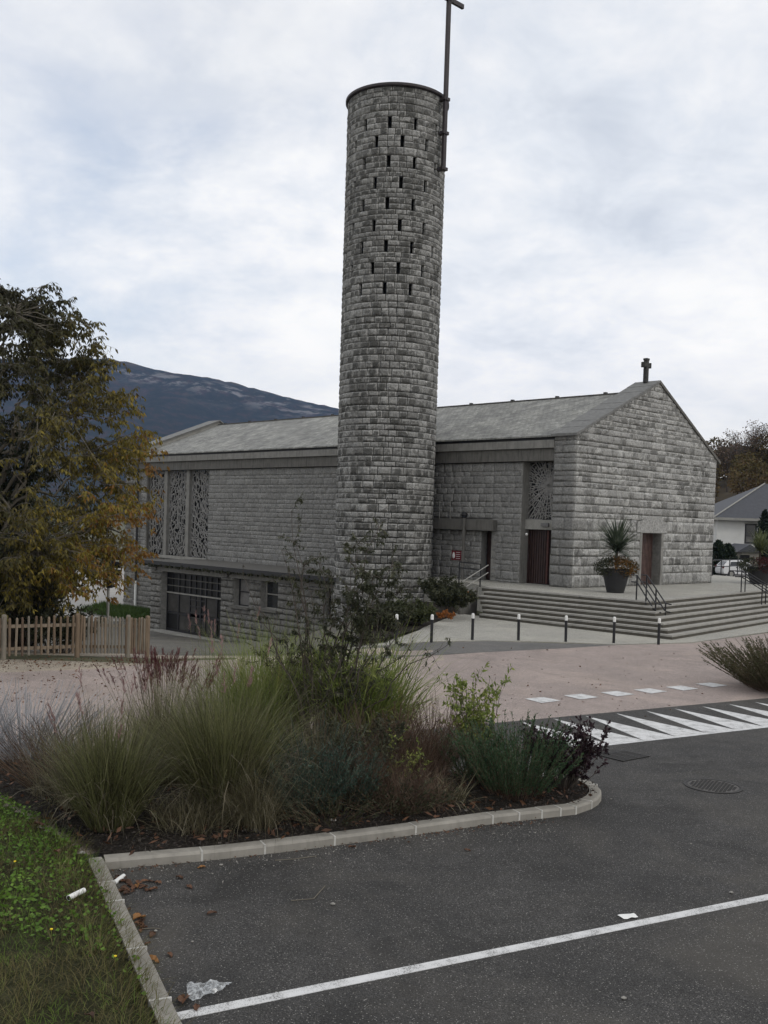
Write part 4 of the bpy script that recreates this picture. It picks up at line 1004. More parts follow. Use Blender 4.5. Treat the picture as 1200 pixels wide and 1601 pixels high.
def tubes(paths, sides=4):
    """paths: list of (P(m,3), r0, r1)"""
    VV = []; FF = []; n0 = 0
    for P, r0, r1 in paths:
        P = np.asarray(P, float); m = len(P); T = np.gradient(P, axis=0); T /= (np.linalg.norm(T, axis=1)[:, None] + 1e-9)
        ref = np.where(np.abs(T[:, 2:3]) > .9, np.array([[1., 0, 0]]), np.array([[0, 0, 1.]])); X = np.cross(T, ref); X /= (np.linalg.norm(X, axis=1)[:, None] + 1e-9); Y = np.cross(T, X)
        a = np.arange(sides) * 2 * np.pi / sides; R_ = np.linspace(r0, r1, m)[:, None, None]
        V = P[:, None] + R_ * (np.cos(a)[None, :, None] * X[:, None] + np.sin(a)[None, :, None] * Y[:, None]); VV.append(V.reshape(-1, 3))
        j, i = np.meshgrid(np.arange(sides), np.arange(m - 1)); j = j.ravel(); i = i.ravel(); j2 = (j + 1) % sides
        FF.append(np.stack([i * sides + j, i * sides + j2, (i + 1) * sides + j2, (i + 1) * sides + j], 1) + n0); n0 += m * sides
    return np.concatenate(VV), np.concatenate(FF)
def curve(a, b, sag=.1, n=6, rng=RNG, wob=.03, up0=None):
    a = np.array(a, float); b = np.array(b, float); L_ = np.linalg.norm(b - a); t = np.linspace(0, 1, n)[:, None]
    c = (a + b) / 2 + np.array([0, 0, L_ * sag]) + (np.array(up0) * L_ * .35 if up0 is not None else 0)
    P = (1 - t) ** 2 * a + 2 * t * (1 - t) * c + t ** 2 * b; P[1:-1] += rng.normal(0, wob * L_, (n - 2, 3)); return P
def vobj(name, VF, mat, parent): return link(name, np_mesh(name, VF[0] - wl(parent), VF[1], mat), parent, wl(parent))
def clump(label, cat, c, n, h, spread, lean, bend, wd, mat, seed, name='grass_clump', r0=.18, plume=None, part='foliage'):
    rng = np.random.default_rng(seed); t = thing(name, c, label, cat); c = np.array(c, float)
    az_ = rng.uniform(0, 2 * np.pi, n); rr = np.sqrt(rng.uniform(0, 1, n)); base = c + np.stack([np.cos(az_) * rr * r0, np.sin(az_) * rr * r0, np.zeros(n)], 1)
    az2 = az_ + rng.normal(0, .6, n); L_ = h * rng.uniform(.45, 1.15, n); le = lean * rr * rng.uniform(.3, 1.5, n); be = bend * rng.gamma(2.2, .45, n)
    ps_ = rng.integers(0, 26, n); pa = rng.uniform(0, 6.283, 26); pl_w = rng.uniform(0, 1, n) < .6      # blades gather into tufts
    az2 = np.where(pl_w, pa[ps_] + rng.normal(0, .16, n), az2); le = np.where(pl_w, lean * rng.uniform(.1, 1.15, 26)[ps_] + rng.normal(0, .05, n), le)
    V = blades(base, az2, L_, wd * rng.uniform(.45, 1.2, n), le, be, 6, rng=rng); vobj(part, V, mat, t)
    m = n // 9; V = blades(base[:m], az2[:m], L_[:m] * rng.uniform(.5, 1.0, m), np.full(m, wd * 1.5), le[:m] * 1.1, be[:m] + rng.uniform(.4, 1.6, m), 6, rng=rng); vobj('dry_blades', V, G_STRAW, t)
    if plume:
        pm, pn, ph, pmat = plume[0], plume[1], plume[2], plume[3]
        az_ = rng.uniform(0, 2 * np.pi, pn); rr = rng.uniform(0, 1, pn); base = c + np.stack([np.cos(az_) * rr * r0 * .7, np.sin(az_) * rr * r0 * .7, np.zeros(pn)], 1)
        L_ = ph * rng.uniform(.8, 1.08, pn); st_ = []; pl = []
        for i in range(pn):
            a = az_[i]; s_ = lean * rr[i] * .8 + .05; e = base[i] + np.array([math.cos(a) * math.sin(s_), math.sin(a) * math.sin(s_), math.cos(s_)]) * L_[i]
            P = curve(base[i], e, .04, 5, rng, .008); st_.append((P, .0035, .002)); d_ = (P[-1] - P[-2]) / np.linalg.norm(P[-1] - P[-2]); m = 26
            tt = rng.uniform(0, .24, m)[:, None]; dd_ = d_ + rng.normal(0, .28, (m, 3)); pl.append(leaves(P[-1] - d_ * .05 + d_ * tt, dd_, .075, .009, rng))
        vobj('stems', tubes(st_, 3), mat, t); stuff(vobj('plumes', merge(pl), pmat, t))
    return t
G_OLIVE = leafmat('olive_grass', [(0, (.030, .028, .015)), (.3, (.075, .075, .034)), (.6, (.135, .145, .06)), (.85, (.20, .20, .09)), (1, (.34, .32, .20))], .3, 2.2, .6, .2)
G_DULL = leafmat('dull_grass', [(0, (.035, .028, .018)), (.4, (.10, .088, .05)), (.75, (.17, .155, .09)), (1, (.38, .34, .25))], .25, 2.5, .6, .2)
G_YEL = leafmat('yellow_green_reed', [(0, (.10, .14, .035)), (.45, (.18, .23, .06)), (.8, (.28, .31, .10)), (1, (.36, .25, .10))], .35, 2.5, .55, .4)
G_STRAW = leafmat('straw_blade', [(0, (.10, .085, .055)), (.6, (.20, .175, .12)), (1, (.34, .31, .23))], .3, 3)
G_RED = leafmat('burgundy_plume', [(0, (.07, .024, .026)), (.6, (.12, .045, .045)), (1, (.20, .12, .10))], .2, 3)
G_PINK = leafmat('faded_pink_plume', [(0, (.20, .12, .11)), (1, (.34, .22, .21))], .2, 3)
G_SILV = leafmat('silver_stems', [(0, (.26, .26, .27)), (.6, (.38, .38, .40)), (1, (.5, .5, .52))], .1, 3)
G_ROSE = leafmat('rosemary_green', [(0, (.02, .045, .024)), (.5, (.045, .09, .042)), (1, (.11, .165, .085))], .15, 3)
G_TEAL = leafmat('blue_green_leaf', [(0, (.022, .045, .036)), (.6, (.055, .09, .068)), (1, (.14, .18, .13))], .15, 3)
G_BROWN = leafmat('brown_stems', [(0, (.04, .028, .02)), (.5, (.10, .062, .045)), (1, (.22, .16, .11))], .15, 3)
G_PURP = leafmat('purple_leaf', [(0, (.012, .008, .010)), (.6, (.028, .013, .018)), (1, (.055, .025, .032))], .1, 3)
G_LIME = leafmat('lime_leaf', [(0, (.09, .13, .03)), (.5, (.20, .25, .06)), (1, (.34, .35, .10))], .35, 3)
G_DARK = leafmat('dark_shrub_leaf', [(0, (.02, .025, .013)), (.6, (.05, .055, .03)), (1, (.12, .12, .07))], .2, 2)
G_BARK = simple('grey_bark', (.075, .062, .05), .9, .35, 12, .5, 40)
G_TWIG = simple('pale_twig', (.14, .125, .10), .9, .3, 12, .3, 40)
G_ORANGE = leafmat('orange_leaf', [(0, (.20, .07, .02)), (1, (.42, .17, .05))], .3, 3)
Z0 = .15
def bed(px, py, z=Z0): return U(px, py, z)

# island planting, front left to right
clump('broad drooping olive grass clump at the left front of the island', 'ornamental grass', bed(172, 1292), 1900, 1.5, 1, .52, .62, .0115, G_OLIVE, 1, plume=(1, 10, 1.6, G_PINK), r0=.26)
clump('dull brown-green grass fountain spilling left towards the verge', 'ornamental grass', bed(128, 1262), 1000, 1.15, 1, .6, .8, .007, G_DULL, 2, r0=.25)
clump('tallest rounded olive grass clump arching over the middle of the kerb', 'ornamental grass', bed(348, 1272), 2400, 1.85, 1, .40, .72, .012, G_OLIVE, 3, plume=(1, 8, 1.95, G_PINK), r0=.32)
clump('dry pale grass hanging low in front of the tall olive clump', 'ornamental grass', bed(398, 1292), 800, 1.25, 1, .6, 1.4, .006, G_DULL, 4, r0=.25)
clump('grass clump filling the gap between the two front olive clumps', 'ornamental grass', bed(262, 1225), 900, 1.5, 1, .3, .6, .007, G_DULL, 5, r0=.25)
clump('burgundy-plumed grass behind the front olive clumps', 'ornamental grass', bed(250, 1185), 900, 1.15, 1, .5, .5, .008, G_DULL, 6, plume=(1, 110, 1.38, G_RED), r0=.4)
clump('grass with faded pink feathery plumes standing before the annex door', 'ornamental grass', bed(330, 1150), 300, 1.5, 1, .3, .4, .008, G_OLIVE, 7, plume=(1, 9, 1.95, G_PINK), r0=.3)
clump('bright yellow-green reed bank left of the bare shrub', 'ornamental grass', bed(415, 1170), 2400, 2.05, 1, .40, .75, .014, G_YEL, 8, r0=.5)
clump('arching green reed clump at the centre of the island', 'ornamental grass', bed(555, 1180), 800, 2.1, 1, .45, 1.0, .032, G_YEL, 9, r0=.32, name='reed_clump')
clump('green reed clump leaning right towards the square', 'ornamental grass', bed(605, 1165), 380, 1.95, 1, .5, 1.0, .03, G_YEL, 10, r0=.25, name='reed_clump')
clump('thin reddish grass right of the central reeds', 'ornamental grass', bed(650, 1225), 1500, 1.1, 1, .5, .6, .006, G_BROWN, 11, r0=.35)
clump('brown grass tuft beside the blue-green bush', 'ornamental grass', bed(575, 1250), 900, .95, 1, .5, .6, .006, G_BROWN, 12, r0=.3)
clump('low straw-coloured strappy leaves lying near the kerb', 'ornamental grass', bed(700, 1252), 220, .55, 1, 1.2, .9, .014, G_DULL, 13, r0=.25)
clump('dull grass beside the lavender stems in mid island', 'ornamental grass', bed(500, 1225), 1200, 1.15, 1, .4, .6, .006, G_DULL, 14, r0=.35)

def spikebush(label, c, n, h, r0, mat, seed, lean=.35, leafL=.03, leafW=.006, per=60, cat='shrub', name='shrub', stem=None, thin=.0025):
    """upright stems closely set with needle leaves"""
    rng = np.random.default_rng(seed); t = thing(name, c, label, cat); c = np.array(c, float); ps = []; lv = []
    for i in range(n):
        a = rng.uniform(0, 2 * np.pi); rr = math.sqrt(rng.uniform(0, 1)); b0 = c + np.array([math.cos(a) * rr * r0 * .5, math.sin(a) * rr * r0 * .5, 0]); s_ = lean * rr
        L_ = h * rng.uniform(.6, 1.1) * (1 - .25 * rr); e = b0 + np.array([math.cos(a) * math.sin(s_), math.sin(a) * math.sin(s_), math.cos(s_)]) * L_ + np.array([math.cos(a), math.sin(a), 0]) * rr * r0 * .5
        P = curve(b0, e, .02, 5, rng, .012); ps.append((P, thin * 1.6, thin)); m = per
        tt = rng.uniform(.12, 1, m) * 3.999; i0 = tt.astype(int); fr = (tt - i0)[:, None]; pos = P[i0] * (1 - fr) + P[i0 + 1] * fr; d_ = (e - b0) / L_
        dd_ = d_ * .95 + rng.normal(0, .42, (m, 3)); lv.append(leaves(pos, dd_, leafL * rng.uniform(.6, 1.3, m), leafW, rng))
    vobj('stems', tubes(ps, 3), stem or G_BROWN, t); vobj('foliage', merge(lv), mat, t); return t
spikebush('dense upright dark green rosemary bush near the rounded kerb end', bed(805, 1243), 210, 1.15, .74, G_ROSE, 40, .26, .048, .012, 80)
spikebush('smaller rosemary bush at the left shoulder of the dense one', bed(745, 1225), 90, .9, .5, G_ROSE, 41, .3, .048, .012, 70)
spikebush('blue-green bushy lavender right of the tall olive grass', bed(470, 1272), 150, .9, .6, G_TEAL, 42, .32, .048, .012, 60)
spikebush('blue-green lavender bush below the central reeds', bed(535, 1262), 100, .85, .5, G_TEAL, 43, .32, .048, .012, 55)
spikebush('grey flowering lavender stems rising above the blue-green bushes', bed(495, 1240), 120, 1.15, .55, G_SILV, 44, .35, .012, .005, 14, stem=G_TEAL)
spikebush('rusty brown seed-head stems left of the lime shrub', bed(668, 1205), 170, 1.15, .6, G_BROWN, 45, .45, .02, .007, 30)
spikebush('wispy reddish stems standing behind the lime shrub', bed(700, 1185), 60, 1.3, .5, G_BROWN, 46, .4, .02, .006, 14)
spikebush('pale silvery wispy bush at the left end of the island', bed(40, 1190, .05), 300, 1.25, 1.0, G_SILV, 47, .6, .022, .006, 18, stem=G_SILV, thin=.004)
spikebush('second silvery wispy bush, cut by the left edge of view', bed(-40, 1185, .05), 160, 1.25, .9, G_SILV, 48, .6, .022, .006, 18, stem=G_SILV, thin=.004)
spikebush('brown twiggy stems between the silvery bush and the olive grass', bed(120, 1200, .1), 130, 1.0, .6, G_BROWN, 49, .55, .018, .006, 18)
spikebush('low dull green undergrowth among the brown grasses', bed(610, 1265), 150, .5, .7, G_DARK, 50, .7, .05, .02, 18)
spikebush('low dark undergrowth under the lavender by the kerb', bed(520, 1283), 90, .35, .6, G_DARK, 51, .8, .05, .02, 16)

def leafbush(label, c, stems, h, r0, mat, seed, leafL, leafW, per, lean=.4, cat='shrub', bark=None, name='shrub', droop=0.0, side=3, thick=.006, keep=.25):
    rng = np.random.default_rng(seed); t = thing(name, c, label, cat); c = np.array(c, float); ps = []; lv = []
    for i in range(stems):
        a = rng.uniform(0, 2 * np.pi); rr = math.sqrt(rng.uniform(.05, 1)); s_ = lean * rr; L_ = h * rng.uniform(.65, 1.1)
        b0 = c + np.array([math.cos(a), math.sin(a), 0]) * r0 * .25 * rr; e = b0 + np.array([math.cos(a) * math.sin(s_), math.sin(a) * math.sin(s_), math.cos(s_)]) * L_
        P = curve(b0, e, .05, 6, rng, .02); ps.append((P, thick, thick * .35)); tw = [P]
        for k in range(side):
            j = rng.integers(2, 5); d_ = rng.normal(0, 1, 3); d_[2] = abs(d_[2]) * .8; d_ /= np.linalg.norm(d_); e2 = P[j] + d_ * L_ * rng.uniform(.15, .32); P2 = curve(P[j], e2, .05, 4, rng, .02); ps.append((P2, thick * .5, thick * .25)); tw.append(P2)
        for Pk in tw:
            m = per; tt = rng.uniform(keep, 1, m) * (len(Pk) - 1.001); i0 = tt.astype(int); fr = (tt - i0)[:, None]; pos = Pk[i0] * (1 - fr) + Pk[i0 + 1] * fr
            d_ = (Pk[-1] - Pk[0]) / np.linalg.norm(Pk[-1] - Pk[0]); dd_ = d_ * .6 + rng.normal(0, .6, (m, 3)) - np.array([0, 0, droop]); lv.append(leaves(pos, dd_, leafL * rng.uniform(.6, 1.25, m), leafW * rng.uniform(.7, 1.2, m), rng))
    vobj('stems', tubes(ps, 4), bark or G_BARK, t); vobj('foliage', merge(lv), mat, t); return t
leafbush('lime green leafy shrub standing up behind the rosemary', bed(738, 1205), 28, 1.42, .55, G_LIME, 60, .075, .036, 16, .28)
leafbush('dark purple leaved shrub at the right tip of the island', bed(880, 1232), 46, 1.0, .5, G_PURP, 61, .07, .036, 17, .62)
leafbush('low dark purple sprig overhanging the rounded kerb', bed(905, 1225), 10, .5, .3, G_PURP, 62, .06, .03, 10, .9)
leafbush('dark green leafy filler shrub below the reeds', bed(560, 1225), 22, .9, .6, G_DARK, 63, .06, .028, 12, .5)
leafbush('leafy green shrub with small white flowers in mid island', bed(620, 1235), 20, .85, .6, G_LIME, 64, .05, .025, 10, .5)
leafbush('dark leafy plant behind the purple shrub', bed(850, 1205), 12, .7, .4, G_DARK, 65, .05, .025, 10, .5)

clump('dark grass skirt under the front left clump near the verge', 'ornamental grass', bed(100, 1240), 500, .6, 1, .8, .9, .006, G_DULL, 15, r0=.4)
clump('dark grass skirt at the foot of the tallest olive clump', 'ornamental grass', bed(300, 1290), 900, .6, 1, .9, 1.0, .006, G_DULL, 16, r0=.45)
clump('brown-red tussock in front of the rusty seed heads', 'ornamental grass', bed(640, 1258), 1000, .75, 1, .8, .8, .006, G_BROWN, 17, r0=.45)
spikebush('dense brown seed-head thicket in the middle of the island', bed(600, 1215), 240, 1.2, .8, G_BROWN, 52, .4, .022, .008, 34)
spikebush('dark brownish stems filling the left back of the island', bed(90, 1225), 160, .9, .9, G_BROWN, 53, .5, .022, .008, 26)

leafbush('leafy willow-like green shrub under the tall bare one', bed(545, 1178), 46, 1.75, .8, G_YEL, 120, .15, .022, 16, .4, thick=.004, keep=.3)
leafbush('narrow-leaved olive green shrub left of the tall bare one', bed(462, 1172), 34, 1.7, .7, G_OLIVE, 121, .13, .02, 16, .35, thick=.004, keep=.3)
leafbush('ragged green and brown leafy growth below the central reeds', bed(575, 1232), 40, .95, .9, G_DARK, 122, .07, .03, 16, .55, thick=.004, keep=.2)
# tall half-bare shrub -------------------------------------------------
def bare_shrub():
    rng = np.random.default_rng(77); Y = 15.6; c = UD(500, 1165, Y); c[2] = .12
    t = thing('bare_shrub', c, 'tall half-bare dark shrub with hanging leaf clusters in front of the tower', 'shrub')
    ends = [(455, 800, 1.2), (462, 850, .6), (440, 860, .4), (592, 825, 1.5), (560, 850, 1.3), (612, 885, 2.6), (585, 900, 2.4), (548, 880, 1.8), (500, 885, 1.0), (485, 925, .9), (520, 940, 1.2), (620, 930, 1.6), (640, 965, 1.2), (700, 1008, .7), (400, 930, .3), (380, 900, .1), (470, 960, .9), (540, 960, 1.6), (590, 980, 1.6), (450, 1000, .8), (640, 1010, .9), (520, 905, 1.3), (575, 950, 2.0), (600, 930, 2.2), (475, 885, .9)]
    ps = []; lv = []
    for i, (px, py, dens) in enumerate(ends):
        e = UD(px, py, Y + rng.uniform(-.5, .5)); b0 = c + rng.normal(0, .12, 3) * np.array([1, 1, 0]); P = curve(b0, e, .10 if px > 560 else .03, 9, rng, .02); r = .02 if dens < 2 else .026
        ps.append((P, r, .003)); L_ = np.linalg.norm(e - b0); subs = []
        for k in range(int(8 + dens * 7)):
            j = rng.integers(3, 9); s0 = P[min(j, 8)]; d_ = rng.normal(0, 1, 3) + np.array([0, 0, .5]); d_ /= np.linalg.norm(d_); ln = rng.uniform(.12, .42); P2 = curve(s0, s0 + d_ * ln, .12, 5, rng, .03); ps.append((P2, .005, .0015)); subs.append((P2, dens))
            if rng.random() < .5:
                d2 = rng.normal(0, 1, 3); d2 /= np.linalg.norm(d2); P3 = curve(P2[3], P2[3] + d2 * ln * .5, 0, 4, rng, .03); ps.append((P3, .003, .001)); subs.append((P3, dens))
        for P2, dn in subs:
            m = int(rng.poisson((11 if P2[0][2] > 1.9 else 4.0) * min(dn, 2.6))) + 1; idx = rng.uniform(.3, 1, m) * (len(P2) - 1.001); i0 = idx.astype(int); fr = (idx - i0)[:, None]
            pos = P2[i0] * (1 - fr) + P2[i0 + 1] * fr; lv.append(leaves(pos, rng.normal(0, .5, (m, 3)) + np.array([0, 0, -.8]), .075 * rng.uniform(.6, 1.3, m), .022, rng))
    for k in range(46):   # extra thin dead stems
        e = c + np.array([rng.uniform(-.9, 1.3), rng.uniform(-.5, .5), rng.uniform(.9, 2.3)]); ps.append((curve(c + rng.normal(0, .15, 3) * np.array([1, 1, 0]), e, .02, 6, rng, .02), .007, .002))
    vobj('stems', tubes(ps, 4), simple('dark_twig', (.075, .062, .052), .9, .3, 12, .3, 40), t); vobj('foliage', merge(lv), G_DARK, t)
bare_shrub()

# bush at right of the square
rb = U(1195, 1082); 
spikebush('brownish heathery bush at the right edge beside the crossing', rb + np.array([.8, .5, 0]), 620, 1.3, 1.9, leafmat('heather', [(0, (.035, .04, .02)), (.5, (.075, .08, .038)), (1, (.15, .13, .075))], .15, 3), 80, .34, .06, .02, 60, thin=.003)
spikebush('bare twiggy stems rising from the heathery bush', rb + np.array([1.2, .5, 0]), 120, 1.6, 1.3, G_DULL, 81, .45, .03, .01, 8, thin=.004)
spikebush('low greener growth at the foot of the heathery bush', rb + np.array([.35, .1, 0]), 160, .7, .9, G_DARK, 82, .8, .05, .012, 40, thin=.004)

# shrubs by the tower and the steps
leafbush('dark dense shrub between the tower foot and the steps', U(704, 956, .3), 60, 1.1, 1.1, G_DARK, 90, .13, .06, 26, .85)
leafbush('dark shrub tucked behind, against the wall under the notice', U(688, 945, .5), 50, 1.2, 1.1, G_DARK, 91, .13, .06, 24, .8)
leafbush('small orange-leaved plant beside the top of the left steps', U(733, 938, .6), 6, .36, .3, G_ORANGE, 92, .12, .06, 10, .9)
leafbush('small orange-leaved plant at the pointed end of the bed', U(697, 968, .1), 8, .36, .4, G_ORANGE, 93, .13, .07, 9, 1.0)
leafbush('low green hedge shrub at the foot of the tower', U(640, 978, 0), 80, 1.0, 1.6, leafmat('green_shrub', [(0, (.03, .038, .015)), (.6, (.06, .07, .03)), (1, (.11, .12, .05))], .2, 2), 94, .13, .07, 22, .95)
leafbush('sprawling shrub left of the leftmost bollard', U(600, 985, 0), 60, .9, 1.5, G_DARK, 95, .13, .06, 20, .95)
sheet('shrub_bed', up([(560, 985), (560, 1000), (600, 999), (655, 983), (700, 966), (712, 958), (706, 930), (640, 940)], 0), M_SOIL, .03, label='dark soil bed between tower and steps', drape=False)

# ------------------------------------------------------------------ autumn tree at the left
def big_tree():
    rng = np.random.default_rng(101); X0, Y0 = -11.8, 30.0; base = np.array([X0, Y0, float(gh(X0, Y0))])
    t = thing('walnut_tree', base, 'big autumn tree with drooping yellow-brown leaves at the left', 'tree')
    prof = [(1.0, 2.9), (1.6, 4.1), (2.4, 4.7), (3.4, 5.2), (4.6, 5.2), (5.8, 5.0), (6.8, 4.3), (7.6, 3.9), (8.4, 3.5), (9.0, 3.2), (9.4, 2.5), (9.9, 1.7), (10.2, .8)]
    zz = [p[0] for p in prof]; rw = [p[1] for p in prof]
    ps = []; lv = []; gr = []
    # trunk & limbs
    trunk = curve(base, base + np.array([.2, .1, 5.5]), 0, 7, rng, .012); ps.append((trunk, .22, .11))
    limbs = []
    for i in range(34):
        z = rng.uniform(2.2, 9.6); r = np.interp(z, zz, rw) * rng.uniform(.45, .75); a = rng.uniform(0, 2 * np.pi); e = np.array([X0 + r * math.cos(a), Y0 + r * math.sin(a), z]); s0 = trunk[rng.integers(2, 7)]
        P = curve(s0, e, .16, 8, rng, .03); ps.append((P, .07, .018)); limbs.append(P)
    allp = np.concatenate([P[3:] for P in limbs] + [trunk[2:]])
    K = 800; cent = []
    for i in range(K):
        z = rng.choice(np.linspace(1.1, 10.3, 200)); a = rng.uniform(0, 2 * np.pi); rmax = np.interp(z, zz, rw) * (1 + .10 * math.sin(3 * a + z)); r = rmax * (rng.uniform(.25, 1) ** .5); cent.append((X0 + r * math.cos(a), Y0 + r * math.sin(a), z))
    for x, y, z in ((-8.55, 29.2, 9.15), (-8.9, 29.6, 9.5), (-9.3, 29.3, 9.75), (-8.4, 29.4, 8.6), (-9.8, 29.2, 10.2), (-7.6, 29.3, 7.2), (-7.0, 29.3, 6.2), (-6.75, 29.2, 5.6), (-6.9, 29.2, 5.2)): cent += [(x, y, z)] * 2
    for i, c in enumerate(cent):
        c = np.array(c, float); j = np.argmin(np.linalg.norm(allp - c, axis=1) + rng.uniform(0, .5, len(allp))); P = curve(allp[j], c, .1, 6, rng, .03); ps.append((P, .02, .006))
        for k in range(rng.integers(9, 14)):
            s0 = P[rng.integers(3, 6)]; out = c - np.array([X0, Y0, c[2] - .6]); out /= np.linalg.norm(out) + 1e-6
            d_ = out * .6 + rng.normal(0, .8, 3); d_[2] = d_[2] * .5 + .1; d_ /= np.linalg.norm(d_); ln = rng.uniform(.25, .55); e = s0 + d_ * ln
            ra = curve(s0, e + np.array([0, 0, -.12]), .2, 5, rng, .01); ps.append((ra, .005, .002))
            pos = []; dr = []
            for q in range(1, 5):
                for sg in (-1, 1):
                    sd_ = np.cross(d_, [0, 0, 1]) * sg; pos.append(ra[q]); dr.append(sd_ * .55 + d_ * .25 + np.array([0, 0, -.9]) + rng.normal(0, .25, 3))
            pos.append(ra[4]); dr.append(d_ * .5 + np.array([0, 0, -.8])); pos = np.array(pos); keep = rng.random(len(pos)) < .86
            m = int(keep.sum()); (lv).append(leaves(pos[keep], np.array(dr)[keep], rng.uniform(.11, .20, m), rng.uniform(.045, .074, m), rng, .18))
    vobj('branches', tubes([p for p in ps if p[1] < .15], 4), G_TWIG, t); vobj('trunk', tubes([p for p in ps if p[1] >= .15], 10), G_BARK, t)
    mt = NT('autumn_leaf'); r = mt.rnd(); n = mt.noise(.42, 2, .5); n2 = mt.noise(1.3, 3, .5); sp = mt.n('ShaderNodeSeparateXYZ'); mt.l(mt.geo.outputs['Position'], sp.inputs[0])
    # autumn has turned the outer right-hand side first: yellow there, olive inside
    side = mt.math('MULTIPLY', mt.math('ADD', sp.outputs[0], 10.2), .20); low = mt.math('MULTIPLY', mt.math('SUBTRACT', 6.6, sp.outputs[2]), .06)
    f = mt.math('ADD', mt.math('ADD', mt.math('MULTIPLY', r, .42), mt.math('MULTIPLY', mt.math('SUBTRACT', n2, .5), 1.0)), mt.math('ADD', mt.math('ADD', side, low), .02))
    c = mt.ramp(mt.math('SUBTRACT', f, .05), [(0, (.032, .031, .015)), (.28, (.060, .060, .022)), (.45, (.088, .072, .026)), (.60, (.125, .105, .026)), (.74, (.16, .135, .024)), (.88, (.25, .185, .03)), (1, (.17, .085, .022))])
    vobj('foliage', merge(lv), mt.done(c, .6, transl=.3, spec=.25), t)
big_tree()
leafbush('dark evergreen shrub mass behind the picket fence at the left', (-10.9, 30.6, -.3), 150, 3.3, 2.0, G_DARK, 110, .13, .06, 30, .55, thick=.02)
leafbush('second dark evergreen shrub, cut by the left edge of view', (-12.6, 30.2, -.3), 130, 3.6, 2.0, G_DARK, 111, .13, .06, 30, .5, thick=.02)
leafbush('dark ivy-like evergreen mass inside the autumn tree', (-12.2, 30.6, 1.8), 110, 4.6, 2.0, leafmat('ivy', [(0, (.008, .014, .008)), (1, (.035, .045, .022))], .1, 2), 112, .13, .09, 30, .35, thick=.02)
leafbush('low shrub behind the pickets under the tree', (-9.4, 29.4, -.25), 60, 1.5, 1.6, G_DARK, 113, .12, .05, 22, .8, thick=.012)
gv = []
rng = np.random.default_rng(9); n = 9000; pu = rng.uniform(27.5, 39.5, n); pv = rng.uniform(-3.2, .2, n); b_ = C0z + pu[:, None] * u_ + pv[:, None] * v_; b_[:, 2] = gh(b_[:, 0], b_[:, 1]) + .1 + .35 * (1 - np.abs(pv + 1.5) / 1.8)
stuff(vobj('grass_bank', blades(b_, rng.uniform(0, 6.28, n), rng.uniform(.2, .5, n), np.full(n, .05), np.full(n, .2), rng.uniform(0, .8, n), 3), leafmat('bank_grass', [(0, (.03, .055, .015)), (1, (.08, .13, .03))], .3, 2), None), 'green grass bank beside the end of the annex')

# ------------------------------------------------------------------ plant pots
M_POT = simple('anthracite_pot', (.022, .022, .023), .6, .2, 3, .15)
F_OR = leafmat('orange_flowers', [(0, (.035, .035, .018)), (.4, (.08, .055, .02)), (.7, (.17, .085, .02)), (1, (.27, .12, .03))], .25, 3, pm=.4)
F_RED = leafmat('dark_red_leaves', [(0, (.035, .012, .012)), (.6, (.085, .022, .022)), (1, (.15, .05, .03))], .2, 3)
F_DR = leafmat('dracaena_leaf', [(0, (.03, .042, .028)), (.6, (.07, .09, .06)), (1, (.22, .24, .17))], .15, 4)
F_DR2 = leafmat('pale_dracaena_leaf', [(0, (.07, .085, .035)), (.6, (.13, .15, .07)), (1, (.26, .27, .14))], .2, 4)
def pot(p, rb, rt, h, wf, seed, where, mf, md, Ls, hh):
    rng = np.random.default_rng(seed); p = np.array(p, float)
    o = thing('plant_pot', p, f'large dark tapered plant pot {where}', 'plant pot')
    MB().lathe(p, [(rb * .96, 0), (rb, .02), (rt, h - .02), (rt + .01, h), (rt - .05, h), (rt - .07, h - .08)], 32).build('pot', M_POT, o, smooth=False)
    MB().lathe(p, [(rt - .06, h - .2), (rt - .07, h - .07)], 24).build('soil', M_SOIL, o)
    f = thing('bedding_plant', p + k_ * h, f'{"orange-brown" if mf is F_OR else "dark red"} leaf mound, in pot {where}', 'plant'); L_ = []
    n = 2600; a = rng.uniform(0, 6.283, n); ph = np.arccos(rng.uniform(-.8, 1, n)); r = rng.uniform(.55, 1.0, n) ** .5 * (1 + .12 * np.sin(a * 5 + seed))
    pos = p + np.stack([wf * r * np.sin(ph) * np.cos(a), wf * .8 * r * np.sin(ph) * np.sin(a), h + .06 + .46 * r * np.cos(ph)], 1)
    g = pos[:, 0] < p[0] - .25 * wf
    dr = rng.normal(0, .6, (n, 3)) + (pos - p - k_ * h) * .8; vobj('foliage', leaves(pos[~g], dr[~g], .085, .05, rng), mf, f); vobj('green_foliage', leaves(pos[g], dr[g], .085, .045, rng), G_DARK, f)
    d = thing('dracaena', p + k_ * h, f'spiky dracaena rising from the pot {where}', 'plant')
    hd = p + k_ * (h + hh); n = 260; az_ = rng.uniform(0, 6.283, n); le = rng.uniform(0.05, 1.8, n)
    V = blades(np.tile(hd, (n, 1)) + rng.normal(0, .03, (n, 3)) * [1, 1, 3], az_, Ls * rng.uniform(.65, 1.1, n), np.full(n, .075), le, np.full(n, .3), 4, rng=rng); vobj('foliage', V, md, d)
    MB().tube([p + k_ * (h - .1), hd], .06, 8).build('stem', G_BARK, d)
pot(U(961.5, 926.5, PZ), .36, .60, 1.0, .88, 1, 'before the gable wall', F_OR, F_DR, 1.45, .85)
pot(U(1186, 913, PZ), .45, .66, .9, 1.15, 2, 'right of church, before the white car', F_RED, F_DR2, 1.1, .95)
pot(U(1228, 913, PZ), .45, .66, .9, 1.15, 3, 'cut by the right edge of view', F_RED, F_DR2, 1.1, .85)

